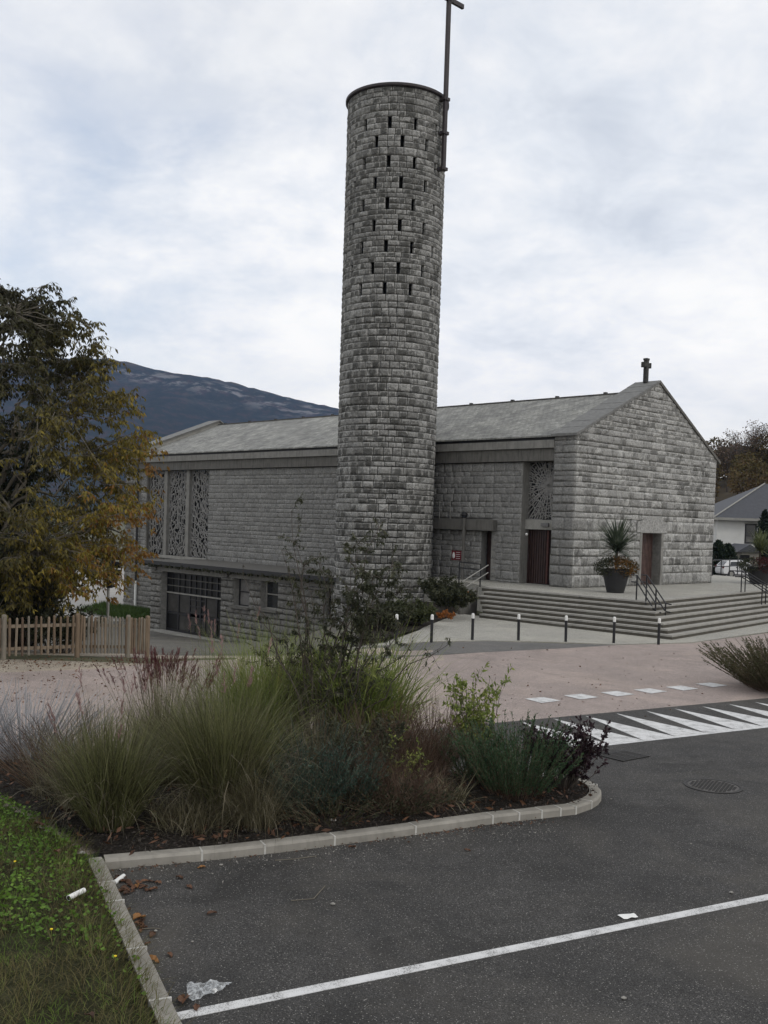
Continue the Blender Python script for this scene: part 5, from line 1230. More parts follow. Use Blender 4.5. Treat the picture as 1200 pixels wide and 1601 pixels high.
# ------------------------------------------------------------------ picket fence
M_PICK = NT('fence_wood'); _t = M_PICK; r_ = _t.rnd(); c_ = _t.ramp(r_, [(0, (.10, .07, .05)), (.35, (.16, .118, .08)), (.6, (.21, .165, .12)), (1, (.17, .16, .135))])
c_ = _t.mix(1, c_, _t.ramp(_t.noise(6, 7, .7, sx=(3, 3, .5)), [(.3, .7), (.7, 1.25)]), 'MULTIPLY'); M_PICK = _t.done(c_, .85, _t.noise(20, 5, .6, sx=(4, 4, .3)), .5, .004)
fence = thing('picket_fence', (*U(5, 1033)[:2], 0), 'chestnut picket fence with round-topped posts along the gravel path', 'fence')
fp_ = [U(5, 1032, 0), U(120, 1026, 0), U(199, 1021, 0), U(229.5, 1019, 0)]; fx = (fp_[0] - fp_[1]); fp_ = [fp_[0] + fx * 1.9, fp_[0] + fx * .95] + fp_
me_p = None
for a, b, n in zip(fp_[:-1], fp_[1:], (11, 11, 11, 14, 9)):
    a = np.array(a); b = np.array(b); a[2] = gh(a[0], a[1]); b[2] = gh(b[0], b[1]); d_ = (b - a); L_ = np.linalg.norm(d_); d1 = d_ / L_; nn = np.array([d1[1], -d1[0], 0]); nn /= np.linalg.norm(nn)
    for zr in (.28, .86): MB().bar(a + k_ * zr + nn * .0, b + k_ * zr, .035, .085).build('rail', M_PICK, fence)
    for i in range(n):
        t = (i + .8) / (n + .6); p = a + d_ * t + nn * (.035 if L_ > 1 else .03) + k_ * .10; hh = random.uniform(.98, 1.03)
        wv = random.uniform(.028, .036)
        m_ = MB().lathe((0, 0, 0), [(wv, 0), (wv, hh - .04), (wv * .7, hh - .01), (.008, hh)], 6)
        o = link('picket', np_mesh('picket', np.array(m_.v), m_.f, M_PICK), fence, p); o.rotation_euler = (random.uniform(-.02, .02), random.uniform(-.02, .02), random.uniform(0, 3))
for p in fp_:
    z = float(gh(p[0], p[1])); MB().lathe((p[0], p[1], z), [(.07, -.1), (.068, 1.12), (.05, 1.16), (.02, 1.17)], 12).build('post', M_PICK, fence)
# ------------------------------------------------------------------ traffic signal seen from the side
sp_ = UD(170, 920, 33.0); zg = float(gh(sp_[0], sp_[1]))
sg = thing('traffic_signal', (sp_[0], sp_[1], zg), 'dark traffic signal on a pale pole behind the picket fence, half under the tree', 'traffic light')
zt_ = UD(170, 862, 33.0)[2]; zb_ = UD(170, 919, 33.0)[2]
MB().tube([(sp_[0] - .02, sp_[1], zg), (sp_[0] - .02, sp_[1], zt_ - .05)], .045, 10).build('pole', M_CONC_L, sg)
MB().box((sp_[0] + .03, sp_[1], (zt_ + zb_) / 2 + .26), (.24, .2, .82 * (zt_ - zb_) / 1.05)).build('housing', M_BLACK, sg, bevel=.02)
MB().box((sp_[0] + .03, sp_[1], zb_ + .16), (.2, .2, .32)).build('lower_housing', M_BLACK, sg, bevel=.02)
for i in range(3):
    zz_ = zt_ - .16 - i * .25; MB().tube([(sp_[0] + .15, sp_[1], zz_), (sp_[0] + .36, sp_[1], zz_ - .02)], .1, 12).build('visor', M_BLACK, sg)
for i in range(2): MB().tube([(sp_[0] + .13, sp_[1], zb_ + .08 + i * .17), (sp_[0] + .26, sp_[1], zb_ + .07 + i * .17)], .055, 10).build('visor', M_BLACK, sg)
# ------------------------------------------------------------------ iron covers
g4 = [U(*p, .018) for p in ((934, 1180.5), (975, 1173.8), (1015, 1183), (975, 1190.5))]; gr = thing('drain_grate', sum(g4) / 4, 'square iron drain grate in the asphalt beside the white triangles', 'drain')
M_IRON = simple('worn_iron', (.03, .028, .026), .6, .4, 30, .4, 60, metal=.4)
MB().add([p - k_ * .003 for p in g4], [(0, 1, 2, 3)]).build('pit', M_DARK, gr)
def lerp(a, b, t): return a + (b - a) * t
for i in range(10):
    t = (i + .5) / 10; MB().bar(lerp(g4[0], g4[3], t) + k_ * .004, lerp(g4[1], g4[2], t) + k_ * .004, .035, .012).build('bar', M_IRON, gr)
for t in (.0, .33, .66, 1): MB().bar(lerp(g4[0], g4[1], t) + k_ * .005, lerp(g4[3], g4[2], t) + k_ * .005, .04, .012).build('cross_bar', M_IRON, gr)
mc = U(1114.5, 1229, .014); mh = thing('manhole_cover', mc, 'round iron manhole cover with studded pattern set in the asphalt', 'manhole cover'); MR = .43
MB().lathe(mc, [(MR, 0), (MR, .008), (MR - .035, .008), (MR - .04, .002)], 40).build('frame', M_IRON, mh)
MB().lathe(mc, [(MR - .06, .0), (MR - .06, .005)], 40).build('cover', simple('cover_iron', (.075, .07, .066), .7, .3, 20, .4, 60), mh)
mb = MB(); rr_ = random.Random(2)
for i in range(-6, 7):
    for j in range(-6, 7):
        x, y = i * .058 + (j % 2) * .029, j * .055
        if math.hypot(x, y) < MR - .09: mb.box(mc + np.array([x, y, .008]), (.034, .03, .007), (math.cos(.5), math.sin(.5), 0), (-math.sin(.5), math.cos(.5), 0))
stuff(mb.build('studs', M_IRON, mh))
# ------------------------------------------------------------------ litter
def roll(a, b, r, label):
    a = np.array(a); b = np.array(b); m_ = MB().tube([a, lerp(a, b, .5) + k_ * .002, b], r, 14)
    o = m_.build('paper_roll', M_WHITE, None, (a + b) / 2); o['label'] = label; o['category'] = 'litter'
    MB().tube([a - (b - a) * .004, a + (b - a) * .03], r * .8, 12).build('open_end', M_DARK, o); MB().tube([lerp(a, b, .8), lerp(a, b, .83)], r * 1.02, 12, cap=False).build('printed_band', M_CONC, o)
roll(U(107, 1404, .18), U(131, 1392, .18), .026, 'small white paper roll lying in the grass left of the kerb'); roll(U(178, 1380.5, .03), U(193, 1369.5, .03), .024, 'small white paper roll lying in the kerb corner on the asphalt')
def crumple(name, corners, nx, ny, amp, mat, label, seed, z=.02):
    rng = np.random.default_rng(seed); c = [np.array(U(*p, z)) for p in corners]; V = []
    for j in range(ny + 1):
        for i in range(nx + 1):
            s_, t_ = i / nx, j / ny; s2 = s_ + rng.uniform(-.25, .25) / nx; t2 = t_ + rng.uniform(-.3, .3) / ny
            p = lerp(lerp(c[0], c[1], s2), lerp(c[3], c[2], s2), t2); p = p + k_ * rng.uniform(0, amp) * (1 if 0 < i < nx and 0 < j < ny else .4); V.append(p)
    Q = [(j * (nx + 1) + i, j * (nx + 1) + i + 1, (j + 1) * (nx + 1) + i + 1, (j + 1) * (nx + 1) + i) for j in range(ny) for i in range(nx)]
    at = sum(c) / 4; o = link(name, np_mesh(name, np.array(V) - at, Q, mat), None, at); return tag(o, label, 'litter')
tm = NT('thin_plastic'); pb = tm.n('ShaderNodeBsdfPrincipled'); pb.inputs['Base Color'].default_value = (.75, .78, .8, 1); pb.inputs['Roughness'].default_value = .15
tr = tm.n('ShaderNodeBsdfTransparent'); ms = tm.n('ShaderNodeMixShader'); tm.l(tm.ramp(tm.noise(30, 4, .6), [(.35, .12), (.7, .6)]), ms.inputs[0]); tm.l(tr.outputs[0], ms.inputs[1]); tm.l(pb.outputs[0], ms.inputs[2]); tm.l(ms.outputs[0], tm.o.inputs[0])
crumple('plastic_bag', [(290, 1542), (362, 1537), (345, 1551), (296, 1567)], 9, 6, .06, tm.m, 'crumpled clear plastic bag on the asphalt near the end of the white line', 4)
crumple('paper_scrap', [(963, 1431), (990, 1428), (998, 1434), (975, 1437)], 4, 3, .02, M_WHITE, 'white scrap of paper on the asphalt just above the white line', 5)
def leafmesh(seed, mat):
    r_ = random.Random(seed); V = []; n = 6
    for i in range(n + 1):
        t = i / n; w_ = .5 * math.sin(math.pi * min(1, t * .95 + .04)) * (.75 + .35 * (i % 2)); cz = .12 * math.sin(t * 3) 
        for s_ in (-1, 0, 1): V.append((s_ * w_ * .62, t - .5, cz + abs(s_) * r_.uniform(.08, .3)))
    Q = [(i * 3 + j, i * 3 + j + 1, i * 3 + j + 4, i * 3 + j + 3) for i in range(n) for j in range(2)]; return np_mesh('dead_leaf', np.array(V), Q, mat)
M_LB = leafmat('brown_dead_leaf', [(0, (.05, .028, .018)), (.5, (.10, .05, .03)), (1, (.17, .085, .045))], .1, 5, pm=.2); M_LO = leafmat('orange_dead_leaf', [(0, (.20, .09, .03)), (1, (.28, .14, .05))], .1, 5, pm=.2)
lm = [leafmesh(i, M_LB) for i in range(5)]; lo_ = leafmesh(9, M_LO); r3 = random.Random(44)
def dl(px, py, s, me, label, grp=None, z=.016):
    p = U(px, py, z); o = bpy.data.objects.new('dead_leaf', me); COL.objects.link(o); o.location = tuple(p); o.scale = (s, s, s * .8); o.rotation_euler = (r3.uniform(-.25, .25), r3.uniform(-.25, .25), r3.uniform(0, 6.28)); tag(o, label, 'leaf', grp)
for i in range(44):
    x, y = (r3.gauss(208, 20), r3.gauss(1388, 9)) if i < 30 else (r3.gauss(212, 9), r3.gauss(1450, 13))
    if x < 178 + max(0, (y - 1375)) * .45: x = 182 + max(0, (y - 1375)) * .45 + r3.uniform(2, 20)
    dl(x, y, r3.uniform(.06, .11), lm[i % 5], 'dry brown leaf in the drift of leaves in the kerb corner' if i < 30 else 'dry brown leaf in the small heap against the left kerb', 'leaves drifted in the kerb corner' if i < 30 else 'leaves heaped against the left kerb')
for x, y, s, me, l in ((217, 1437, .17, lo_, 'largest orange dead leaf, standing against the left kerb'), (315, 1357, .09, lo_, 'small orange leaf against the front kerb'), (214, 1386, .09, lo_, 'orange leaf in the kerb-corner drift'), (238, 1503, .13, lo_, 'orange-brown leaf by the left kerb, above the plastic bag'), (287, 1566, .17, lm[1], 'dark brown leaf beside the plastic bag'), (307, 1577, .09, lm[2], 'reddish leaf at the end of the white line'), (265, 1494, .09, lm[3], 'brown leaf alone left of the asphalt middle'), (331, 1429, .10, lm[0], 'dark curled leaf alone on the asphalt below the kerb'), (295, 1388, .10, lm[4], 'pale brown leaf right of the kerb-corner drift'), (280, 1373, .10, lm[2], 'red-brown leaf right of the kerb-corner drift'), (730, 1330, .08, lm[1], 'dark leaf on the asphalt under the front kerb'), (550, 1325, .09, lm[0], 'brown leaf touching the middle of the front kerb')):
    dl(x, y, s, me, l)
M_PEB = simple('pebble_stone', (.25, .24, .22), .9, .3, 20)
for x, y, s in ((520, 1413, .022), (243, 1455, .014), (345, 1352, .018), (975, 1560, .02), (1080, 1319, .012), (955, 1249, .015), (300, 1472, .012), (1143, 1395, .02)):
    p = U(x, y, .016 + s * .5); m_ = MB().lathe((0, 0, 0), [(s * .3, -s * .6), (s * .95, -s * .2), (s, s * .1), (s * .4, s * .6)], 7); o = link('pebble', np_mesh('pebble', np.array(m_.v) * [1.2, .9, 1], m_.f, M_PEB), None, p); tag(o, f'small pale pebble on the asphalt, {"beside the heap of leaves" if x < 310 else "on the left half of the car park" if x < 700 else "on the right half of the car park"}', 'stone', 'loose pebbles on the asphalt')
for (a, b, c) in (((222, 1452), (240, 1451), (250, 1452)), ((455, 1408), (490, 1405), (508, 1385)), ((430, 1345), (460, 1343), (495, 1338))):
    m_ = MB().tube([U(*a, .02), U(*b, .024), U(*c, .02)], .005, 5); o = m_.build('twig', G_TWIG, None, U(*b, .02)); tag(o, 'thin dry twig lying on the asphalt, ' + ('by the heap of leaves' if a[0] < 300 else 'in the middle of the bay' if a[1] > 1400 else 'close under the front kerb'), 'twig')
# fine litter: countless leaf bits and mulch chips
rng = np.random.default_rng(55)
def scatter(name, label, pts, size, mat, zup=.01, asp=.5, flat=.35):
    n = len(pts); d_ = rng.normal(0, 1, (n, 3)); d_[:, 2] *= flat; return stuff(vobj(name, leaves(pts + k_ * zup, d_, size * rng.uniform(.5, 1.4, n), size * asp * rng.uniform(.6, 1.3, n), rng, .12), mat, None), label, None)
pp = [U(rng.uniform(380, 1180), rng.uniform(1010, 1125), .012) for _ in range(230)] + [U(rng.uniform(0, 340), rng.uniform(1028, 1100), .012) for _ in range(420)] + [U(rng.uniform(0, 235), rng.normal(1036, 5), .012) for _ in range(300)]
pp = np.array(pp); pp[:, 2] = np.where(pp[:, 1] > 26, gh(pp[:, 0], pp[:, 1]) + .012, .012); scatter('leaf_litter', 'small dead leaves scattered over the pink square and the gravel', pp, .07, M_LB)
pp = np.array([U(rng.uniform(170, 960), 0, .016) * 0 + np.array([*(np.array(kfront[0]) + (np.array(kfront[5]) - np.array(kfront[0])) * q), .016]) + np.array([.45, -.88, 0]) * abs(rng.normal(0, .10)) + np.array([.88, .45, 0]) * rng.uniform(-.2, .2) for q in rng.uniform(0, 1, 420)])
scatter('kerb_litter', 'crumbs of leaf and grit gathered along the foot of the kerb', pp, .035, M_LB)
bx = rng.uniform(-6.5, 3.2, 16000); by = rng.uniform(11, 17, 16000); ok = inside(bx, by, bed_in); pts = np.stack([bx, by, np.full_like(bx, .155)], 1)[ok]
dk = np.minimum(1, np.abs(by[ok] - 11) * 0 + 1); scatter('mulch', 'bark chips and dead stalks covering the bed soil', pts, .05, leafmat('mulch_chip', [(0, (.010, .008, .007)), (.6, (.03, .022, .018)), (.9, (.06, .05, .042)), (1, (.16, .15, .14))], 0, 5, pm=.1), .02, .35, .6)
pts2 = pts[rng.random(len(pts)) < .16]; scatter('bed_leaves', 'withered leaves lying over the mulch', pts2, .10, M_LB, .03, .4, .5)
q_ = rng.uniform(0, 1, 900); kp = np.array([np.array(kfront[0]) + (np.array(kfront[5]) - np.array(kfront[0])) * q for q in q_]); off_ = np.abs(rng.normal(0, .38, 900)); gp = np.concatenate([kp + off_[:, None] * np.array([.45, -.88]), np.full((900, 1), .016)], 1)
scatter('grit', 'fine pale grit and crumbs on the asphalt below the kerb', gp, .02, M_PEB, .005, .7, .3)
for px, py, s in ((385, 1292, .05), (398, 1297, .035), (255, 1290, .04), (228, 1300, .03), (240, 1275, .045), (520, 1282, .035), (128, 1333, .03)):
    p = U(px, py, .16); m_ = MB().lathe((0, 0, 0), [(s * .4, -s * .6), (s, -s * .2), (s * .9, s * .2), (s * .3, s * .55)], 7); o = link('bed_stone', np_mesh('bed_stone', np.array(m_.v) * [1.3, .9, 1], m_.f, M_PEB), None, p); tag(o, 'pale stone lying in the mulch, ' + ('near the kerb below the tall grass' if px > 300 else 'between the two front grass clumps'), 'stone', 'pale stones in the mulch')
# ------------------------------------------------------------------ turf
def turfgrass():
    rng = np.random.default_rng(66); n = 110000; x = rng.uniform(-11, -1.0, n); y = rng.uniform(4.5, 15.8, n); ok = inside(x, y, turf); x, y = x[ok], y[ok]
    # keep what can be seen, thin elsewhere
    e = np.abs((x - c0_[0]) * kd[1] - (y - c0_[1]) * kd[0]); keep = rng.random(len(x)) < np.where(y < 6.2, .3, 1); x, y, e = x[keep], y[keep], e[keep]
    pn = np.sin(x * 1.9 + 1) * np.sin(y * 1.3 + x * .6) + .5 * np.sin(x * 4.1 - y * 3.2); dry = (pn > .1) | ((e < .75) & (y < 10.6) & (rng.random(len(x)) < .75))
    base = np.stack([x, y, np.full_like(x, .11)], 1); n = len(x); az_ = rng.uniform(0, 6.283, n); az_[e < .35] = rng.normal(-.3, .8, (e < .35).sum())
    for nm, m, mat, h, w_, lab in (('green_grass', ~dry, leafmat('lawn_green', [(0, (.05, .085, .018)), (.5, (.11, .17, .028)), (1, (.22, .29, .06))], .35, 1.5), .10, .006, 'green grass growing on the verge'), ('dry_grass', dry, leafmat('lawn_dry', [(0, (.07, .062, .025)), (.5, (.14, .115, .05)), (.8, (.12, .14, .035)), (1, (.30, .24, .14))], .3, 1.5), .15, .0055, 'drier brownish grass growing along the kerb and in patches')):
        k = int(m.sum()); L_ = h * rng.uniform(.5, 1.5, k) * np.where(e[m] < .5, 1.35, 1); stuff(vobj(nm, blades(base[m], az_[m], L_, np.full(k, w_), rng.uniform(.1, 1.0, k), rng.uniform(.2, 1.4, k), 3, rng=rng), mat, None), lab)
    k = 26000; x = rng.uniform(-9, -1.6, k); y = rng.uniform(6, 15.6, k); q = np.sin(x * 1.3 + 2) * np.sin(y * 1.1) + .4 * np.sin(x * 3 + y * 2.3); e = np.abs((x - c0_[0]) * kd[1] - (y - c0_[1]) * kd[0]); ok = inside(x, y, turf) & (q > -.15) & (e > .55 * rng.random(k)); x, y = x[ok], y[ok]; k = len(x)
    pos = np.stack([x, y, .13 + rng.uniform(0, .06, k)], 1); d_ = rng.normal(0, 1, (k, 3)); d_[:, 2] = np.abs(d_[:, 2]) * .25; stuff(vobj('clover', leaves(pos, d_, rng.uniform(.03, .06, k), .034, rng, .1), leafmat('clover_leaf', [(0, (.045, .095, .016)), (.6, (.11, .20, .03)), (1, (.21, .33, .06))], .3, 1.2), None), 'clover and broad weeds among the verge grass')
turfgrass()
for x, y in ((80, 1453), (180, 1495), (23, 1347)):
    p = U(x, y, .2); m_ = MB().lathe(p, [(.004, -.008), (.014, 0), (.013, .006), (.004, .01)], 9); o = m_.build('dandelion', simple('dandelion_yellow', (.75, .55, .02), .6, .1), None, p); MB().tube([p - k_ * .1, p], .003, 5).build('stalk', G_LIME, o); tag(o, 'small yellow dandelion flower in the grass, ' + ('nearest the kerb' if x > 150 else 'highest of the three, far left' if x < 50 else 'left of the one by the kerb'), 'flower')
for i, (x, y) in enumerate(((88, 1333), (140, 1590), (60, 1290))): dl(x, y, .12, lm[i], 'reddish dead leaf lying on the grass verge, ' + ('near the kerb corner', 'at the bottom of the picture', 'beside the olive grass clump')[i], z=.2)
# ------------------------------------------------------------------ far right: car, house, trees
sheet('far_car_park', [(22, 62), (34, 58), (70, 70), (90, 125), (30, 125), (20, 75)], M_GREYSTRIP, .02, label='grey asphalt behind the terrace')
def car():
    p = U(1130, 903.0, 0); p[2] = .02; d_ = np.array([.9945, .105, 0]); s_ = np.array([-.105, .9945, 0]); t = thing('white_car', p, 'white hatchback parked beyond the terrace, front hidden by the potted plants', 'car')
    P = lambda x, y, z: p + d_ * x + s_ * y + k_ * z
    lower = [(.02, .42), (0, .75), (.06, .95), (3.0, .92), (3.85, .78), (4.02, .5), (4.0, .28), (.1, .28)]; roof = [(.06, .95), (.48, 1.40), (.75, 1.47), (1.9, 1.46), (3.0, .92)]
    def ext(prof, y0, y1, inset):
        n = len(prof); zt = max(q[1] for q in prof); V = []
        for yy, sg in ((y0, 1), (y1, -1)):
            for x, z in prof: V.append(P(x, yy + sg * inset * max(0, (z - .92)) / .5, z))
        return V, [tuple(range(n)), tuple(range(2 * n - 1, n - 1, -1))] + [(i, n + i, n + (i + 1) % n, (i + 1) % n) for i in range(n)]
    MC = simple('car_white', (.62, .62, .62), .25, .04, 2, 0, spec=.6)
    V, Fc = ext(lower, 0, 1.7, 0); MB().add(V, Fc).build('body', MC, t, bevel=.04); V, Fc = ext(roof, .04, 1.66, .16); MB().add(V, Fc).build('cabin', MC, t, bevel=.03)
    for w_ in ([(.62, 1.0), (.72, 1.34), (1.55, 1.36), (1.58, .98)], [(1.66, .98), (1.64, 1.36), (1.9, 1.36), (2.6, .98)]): MB().add([P(x, .02 + .16 * max(0, z - .92) / .5, z) for x, z in w_], [(0, 1, 2, 3)]).build('side_window', M_GLASS, t)
    MB().add([P(x, y, z) for x, y, z in ((.10, .2, 1.0), (.10, 1.5, 1.0), (.44, 1.4, 1.36), (.44, .3, 1.36))], [(0, 1, 2, 3)]).build('rear_window', M_GLASS, t)
    for x in (.72, 3.25):
        for y in (-.02, 1.52):
            w_ = MB().tube([P(x, y, .31), P(x, y + .2, .31)], .31, 20).build('wheel', M_BLACK, t); MB().tube([P(x, y - .012, .31), P(x, y + .03, .31)], .19, 12).build('rim', M_CONC_L, w_)
    for y in (.02, 1.5): MB().box(P(.03, y + .09, .88), (.12, .22, .2), d_, s_).build('tail_light', simple('tail_red', (.10, .01, .01), .3, .1), t)
    MB().box(P(2.05, -.015, .6), (3.0, .03, .05), d_, s_).build('side_moulding', M_BLACK, t)
    MB().box(P(1.2, -.012, .86), (.16, .03, .035), d_, s_).build('door_handle', M_BLACK, t)
car()
def house():
    Y = 105.; a = UD(1121, 812, Y); b = UD(1121, 856, Y); t = thing('white_house', (a[0], Y, -.5), 'white house with dark hipped roof behind the car at the right', 'house')
    MW = simple('white_render', (.56, .56, .54), .9, .08, 1, .2); x0 = a[0]; z1, z0 = a[2] + .2, b[2]
    xw = UD(1164, 830, Y)[0]
    MB().box(((x0 + xw) / 2, Y + 5, (z0 + z1) / 2), (xw - x0, 10, z1 - z0)).build('upper_wall', MW, t)
    MB().box((xw + 5.5, Y + 5.6, (z0 + z1) / 2), (11, 9.4, z1 - z0)).build('recessed_wall', MW, t)
    w0 = UD(1166, 820, Y + .8); w1 = UD(1181, 849, Y + .8)
    fr = MB(); 
    for xx in (w0[0], w1[0]): fr.box((xx, Y + .85, (w0[2] + w1[2]) / 2), (.12, .12, w0[2] - w1[2] + .12))
    for z_ in (w0[2], w1[2]): fr.box(((w0[0] + w1[0]) / 2, Y + .85, z_), (w1[0] - w0[0] - .12, .12, .12))
    wn_ = MB().box(((w0[0] + w1[0]) / 2, Y + .88, (w0[2] + w1[2]) / 2 + .3), (w1[0] - w0[0] - .1, .05, (w0[2] - w1[2]) - .7)).build('window', M_GLASS, t); fr.build('window_frame', M_BLACK, wn_)
    MB().box(((w0[0] + w1[0]) / 2, Y + .88, w1[2] + .35), (w1[0] - w0[0] - .1, .05, .6)).build('shutter', M_CURT, t)
    l0 = UD(1143, 870, Y); MB().box((l0[0] + 1.0, Y + 6, z0 / 2 - .4), (1.0, 8, z0 + 1.2)).build('lower_wall', MW, t); MB().box((xw + 3, Y + 7, z0 / 2 - .4), (12, 6, z0 + 1.2)).build('basement_wall', simple('beige_render', (.25, .235, .20), .9, .1), t)
    e0 = UD(1115, 809, Y - .6); ze = e0[2]; ex = e0[0]; W_ = 20; dp = 12; pk = ze + 3.9; MR_ = simple('dark_slate_tiles', (.045, .047, .055), .6, .2, 3, .5, 12)
    A = [(ex, Y - .7, ze), (ex + W_, Y - .7, ze), (ex + W_, Y + dp, ze), (ex, Y + dp, ze), (ex + 7.5, Y + dp / 2, pk), (ex + W_ - 7.5, Y + dp / 2, pk)]
    MB().add(A, [(0, 1, 5, 4), (1, 2, 5), (2, 3, 4, 5), (3, 0, 4), (3, 2, 1, 0)]).build('roof', MR_, t)
    MB().box((ex + W_ / 2, Y - .75, ze - .1), (W_ + .1, .12, .26)).build('fascia', M_CONC_L, t); MB().box((ex - .02, Y + dp / 2, ze - .1), (.12, dp, .26)).build('fascia', M_CONC_L, t)
    MB().tube([(ex, Y - .7, ze + .04), (ex + 7.5, Y + dp / 2, pk + .04)], .08, 6).build('hip_ridge', M_CONC_L, t)
    Y = 97.; a = UD(1152, 862, Y); g = thing('garden_shed', (a[0], Y, -.5), 'small beige outbuilding with dark pitched roof in front of the white house', 'shed'); x0 = a[0]; x1 = UD(1192, 862, Y)[0]; zt = UD(1152, 863, Y)[2]; zp = UD(1172, 851, Y)[2]
    MB().box(((x0 + x1) / 2 + .3, Y + 2.4, zt / 2 - .3), (x1 - x0 - .6, 4, zt + .7)).build('wall', simple('beige_render', (.25, .235, .20), .9, .1), g)
    xm = (x0 + x1) / 2; A = [(x0, Y, zt), (x1, Y, zt), (xm, Y, zp), (x0, Y + 4.6, zt), (x1, Y + 4.6, zt), (xm, Y + 4.6, zp)]; MB().add(A, [(0, 1, 2), (4, 3, 5), (0, 2, 5, 3), (2, 1, 4, 5), (0, 3, 4, 1)]).build('roof', MR_, g)
    MB().box((x0 + .9, Y + .39, .8), (.9, .04, 1.9)).build('opening', M_DARK, g)
    Yb = 118.; a = UD(1105, 797, Yb); b_ = thing('distant_house', (a[0], Yb, -.5), 'sliver of a dark-roofed building between church and white house', 'house'); x1 = UD(1150, 797, Yb)[0]; zb = UD(1105, 812, Yb)[2]
    MB().box(((a[0] + x1) / 2, Yb + 3, (zb - .5) / 2), (x1 - a[0], 5, zb + .5)).build('wall', simple('beige_render', (.25, .235, .20), .9, .1), b_); MB().hexa([(a[0] - .4, Yb, zb), (x1, Yb, zb), (x1, Yb + 6.5, zb), (a[0] - .4, Yb + 6.5, zb), (a[0] - .4, Yb + 2.8, a[2]), (x1, Yb + 2.8, a[2]), (x1, Yb + 3.4, a[2]), (a[0] - .4, Yb + 3.4, a[2])]).build('roof', MR_, b_)
house()
def blobtree(label, c, rx, rz, n, mat, seed, cat='tree', name='tree', trunk=True, lsize=.3, shape=None):
    rng = np.random.default_rng(seed); c = np.array(c, float); t = thing(name, c, label, cat); z = rng.uniform(0, 1, n); a = rng.uniform(0, 6.283, n); prof = (lambda q: np.sqrt(np.clip(1 - (2 * q - 1) ** 2, 0, 1))) if shape is None else shape
    r = rx * prof(z) * (rng.uniform(.35, 1, n) ** .5) * (1 + .16 * np.sin(a * 3 + z * 7) + .1 * np.sin(a * 7 - z * 13)); pos = c + np.stack([r * np.cos(a), r * np.sin(a), z * rz], 1)
    vobj('foliage', leaves(pos, rng.normal(0, .5, (n, 3)) + np.array([0, 0, .3 if shape is not None else -.1]), lsize * rng.uniform(.6, 1.3, n), lsize * .5, rng), mat, t)
    MB().tube([c - k_ * .6, c + k_ * rz * .6], .12, 6, r1=.04).build('trunk', G_BARK, t); return t
cone = lambda q: np.clip((1 - q) ** .6 * np.minimum(1, q * 6 + .35), 0, 1)
M_CON = leafmat('conifer', [(0, (.006, .012, .007)), (.6, (.014, .026, .012)), (1, (.03, .045, .02))], .1, 1)
blobtree('dark columnar cypress in front of the white house window', U(1187, 895, 0) * 0 + np.array([*UD(1192, 880, 99)[:2], 0]), 1.15, 6.0, 2600, M_CON, 1, name='cypress', shape=cone, lsize=.28)
blobtree('second dark cypress, cut by the right edge of view', np.array([*UD(1206, 880, 98)[:2], 0]), 1.2, 6.6, 2600, M_CON, 2, name='cypress', shape=cone, lsize=.28)
blobtree('dark conifer shrub left of the car, against the church corner', np.array([*UD(1122, 880, 92)[:2], 0]), 1.5, 3.0, 2600, M_CON, 3, 'shrub', 'conifer_shrub', shape=cone, lsize=.25)
blobtree('wide dark conifer shrub directly behind the car', np.array([*UD(1137, 880, 93)[:2], 0]), 1.5, 2.7, 2600, M_CON, 4, 'shrub', 'conifer_shrub', shape=cone, lsize=.25)
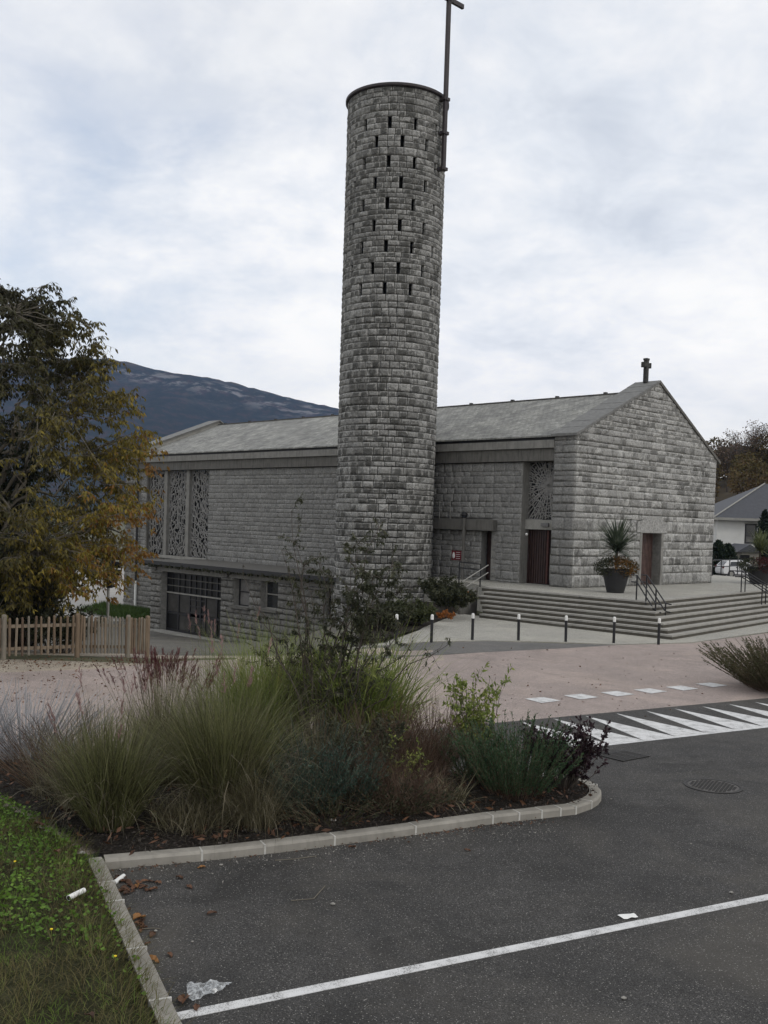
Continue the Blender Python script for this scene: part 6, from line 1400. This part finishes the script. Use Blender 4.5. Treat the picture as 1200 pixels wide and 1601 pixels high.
# wooded hill
def hill():
    xs = np.arange(20, 420, 5.); ys = np.arange(128, 420, 5.); X, Y = np.meshgrid(xs, ys)
    def hz(x, y): return ss(125, 215, y) * (15.5 + 14 * ss(60, 190, x) + 30 * ss(120, 380, x)) * ss(25, 70, x + (y - 130) * .1) + 2.0 * np.sin(x * .09) * np.sin(y * .07) * ss(130, 160, y) - .5
    Zz = hz(X, Y); nx = len(xs); Q = np.array([(j * nx + i, j * nx + i + 1, (j + 1) * nx + i + 1, (j + 1) * nx + i) for j in range(len(ys) - 1) for i in range(nx - 1)])
    struct(link('hill', np_mesh('hill', np.stack([X.ravel(), Y.ravel(), Zz.ravel()], 1), Q, simple('wood_floor', (.055, .042, .025), .95, .4, .3), True)), 'wooded hillside rising behind the houses')
    rng = np.random.default_rng(8); L_ = []; br = []
    for i in range(330):
        x = rng.uniform(38, 190) if i < 260 else rng.uniform(100, 400); y = rng.uniform(135, 235) if i < 260 else rng.uniform(140, 300); z = float(hz(x, y)); h = rng.uniform(4.5, 8.5); rx = rng.uniform(2.4, 4.2); n = 800 if x < 110 else 160
        q = rng.uniform(0, 1, n); a = rng.uniform(0, 6.283, n); r = rx * np.sqrt(np.clip(1 - (2 * q - 1) ** 2, 0, 1)) * rng.uniform(.4, 1, n) ** .5 * (1 + .25 * np.sin(a * 3 + i))
        pos = np.stack([x + r * np.cos(a), y + r * np.sin(a), z + h * .25 + q * h * .8], 1); L_.append(leaves(pos, rng.normal(0, 1, (n, 3)), rng.uniform(.3, .75, n), .38 if x < 110 else .8, rng))
    t = NT('autumn_wood'); n1_ = t.noise(.13, 2, .5); r = t.rnd(); f = t.math('ADD', t.math('MULTIPLY', r, .3), t.math('SUBTRACT', t.math('MULTIPLY', n1_, 1.5), .32))
    c = t.ramp(f, [(0, (.028, .030, .015)), (.25, (.052, .048, .022)), (.42, (.075, .062, .026)), (.58, (.10, .08, .028)), (.75, (.095, .06, .028)), (1, (.13, .09, .035))]); stuff(vobj('autumn_wood', merge(L_), t.done(c, .8, transl=.2), None), 'brown and rust coloured autumn woodland covering the hillside')
    for i, (px, py, dist_) in enumerate(((1140, 683, 190), (1158, 676, 196), (1172, 668, 200), (1185, 664, 200), (1199, 660, 200), (1124, 692, 186))):
        tp = UD(px, py, dist_); b0 = np.array([tp[0], tp[1], float(hz(tp[0], tp[1]))]); o = thing('bare_tree', b0, f'nearly leafless tree on the hill crest, {("second", "third", "fourth", "fifth", "last", "first")[i]} from the church', 'tree', 'bare trees on the hill crest'); ps = []; hh = tp[2] - b0[2]; lv = []
        tk = curve(b0, b0 + k_ * hh * .6, 0, 5, rng, .02); ps.append((tk, .16, .09))
        for k in range(16):
            a = rng.uniform(0, 6.28); e = b0 + np.array([math.cos(a) * hh * .35 * rng.random(), math.sin(a) * hh * .35, hh * rng.uniform(.65, 1.0)]); P = curve(tk[rng.integers(1, 5)], e, .1, 6, rng, .04); ps.append((P, .07, .025))
            for m in range(7): d_ = rng.normal(0, 1, 3) + [0, 0, .6]; d_ /= np.linalg.norm(d_); ps.append((curve(P[rng.integers(2, 6)], P[4] + d_ * hh * .16, .02, 4, rng, .05), .03, .015))
            lv.append(leaves(P[rng.integers(2, 6, 14)] + rng.normal(0, .5, (14, 3)), rng.normal(0, 1, (14, 3)), .4, .25, rng))
        vobj('branches', tubes(ps, 4), simple('far_bark', (.07, .058, .045), .9, .3, 2), o); vobj('foliage', merge(lv), G_BROWN, o)
hill()
# far band of trees at the left, seen under and beside the autumn tree
for i, (px, dist_, h) in enumerate(((20, 120, 9), (75, 135, 8), (-60, 110, 10))):
    g = UD(px, 900, dist_); blobtree('rusty tree far behind the picket fence, ' + ('leftmost but one', 'right of the trio', 'outermost left')[i], (g[0], g[1], -3.2), 5, h, 2500, G_DARK, 20 + i, lsize=.6)
# ------------------------------------------------------------------ air
hz_ = MB().box((0, 1900, 297), (9000, 5000, 606)).build('haze', None, None, (0, 1900, 297)); stuff(hz_, 'faint bluish autumn haze', None)
hm = bpy.data.materials.new('haze_air'); hm.use_nodes = True; hm.node_tree.nodes.clear(); ho = hm.node_tree.nodes.new('ShaderNodeOutputMaterial'); hv = hm.node_tree.nodes.new('ShaderNodeVolumePrincipled')
hv.inputs['Color'].default_value = (.40, .56, 1, 1); hv.inputs['Density'].default_value = 0.00006; hm.node_tree.links.new(hv.outputs[0], ho.inputs['Volume']); hz_.data.materials.append(hm)
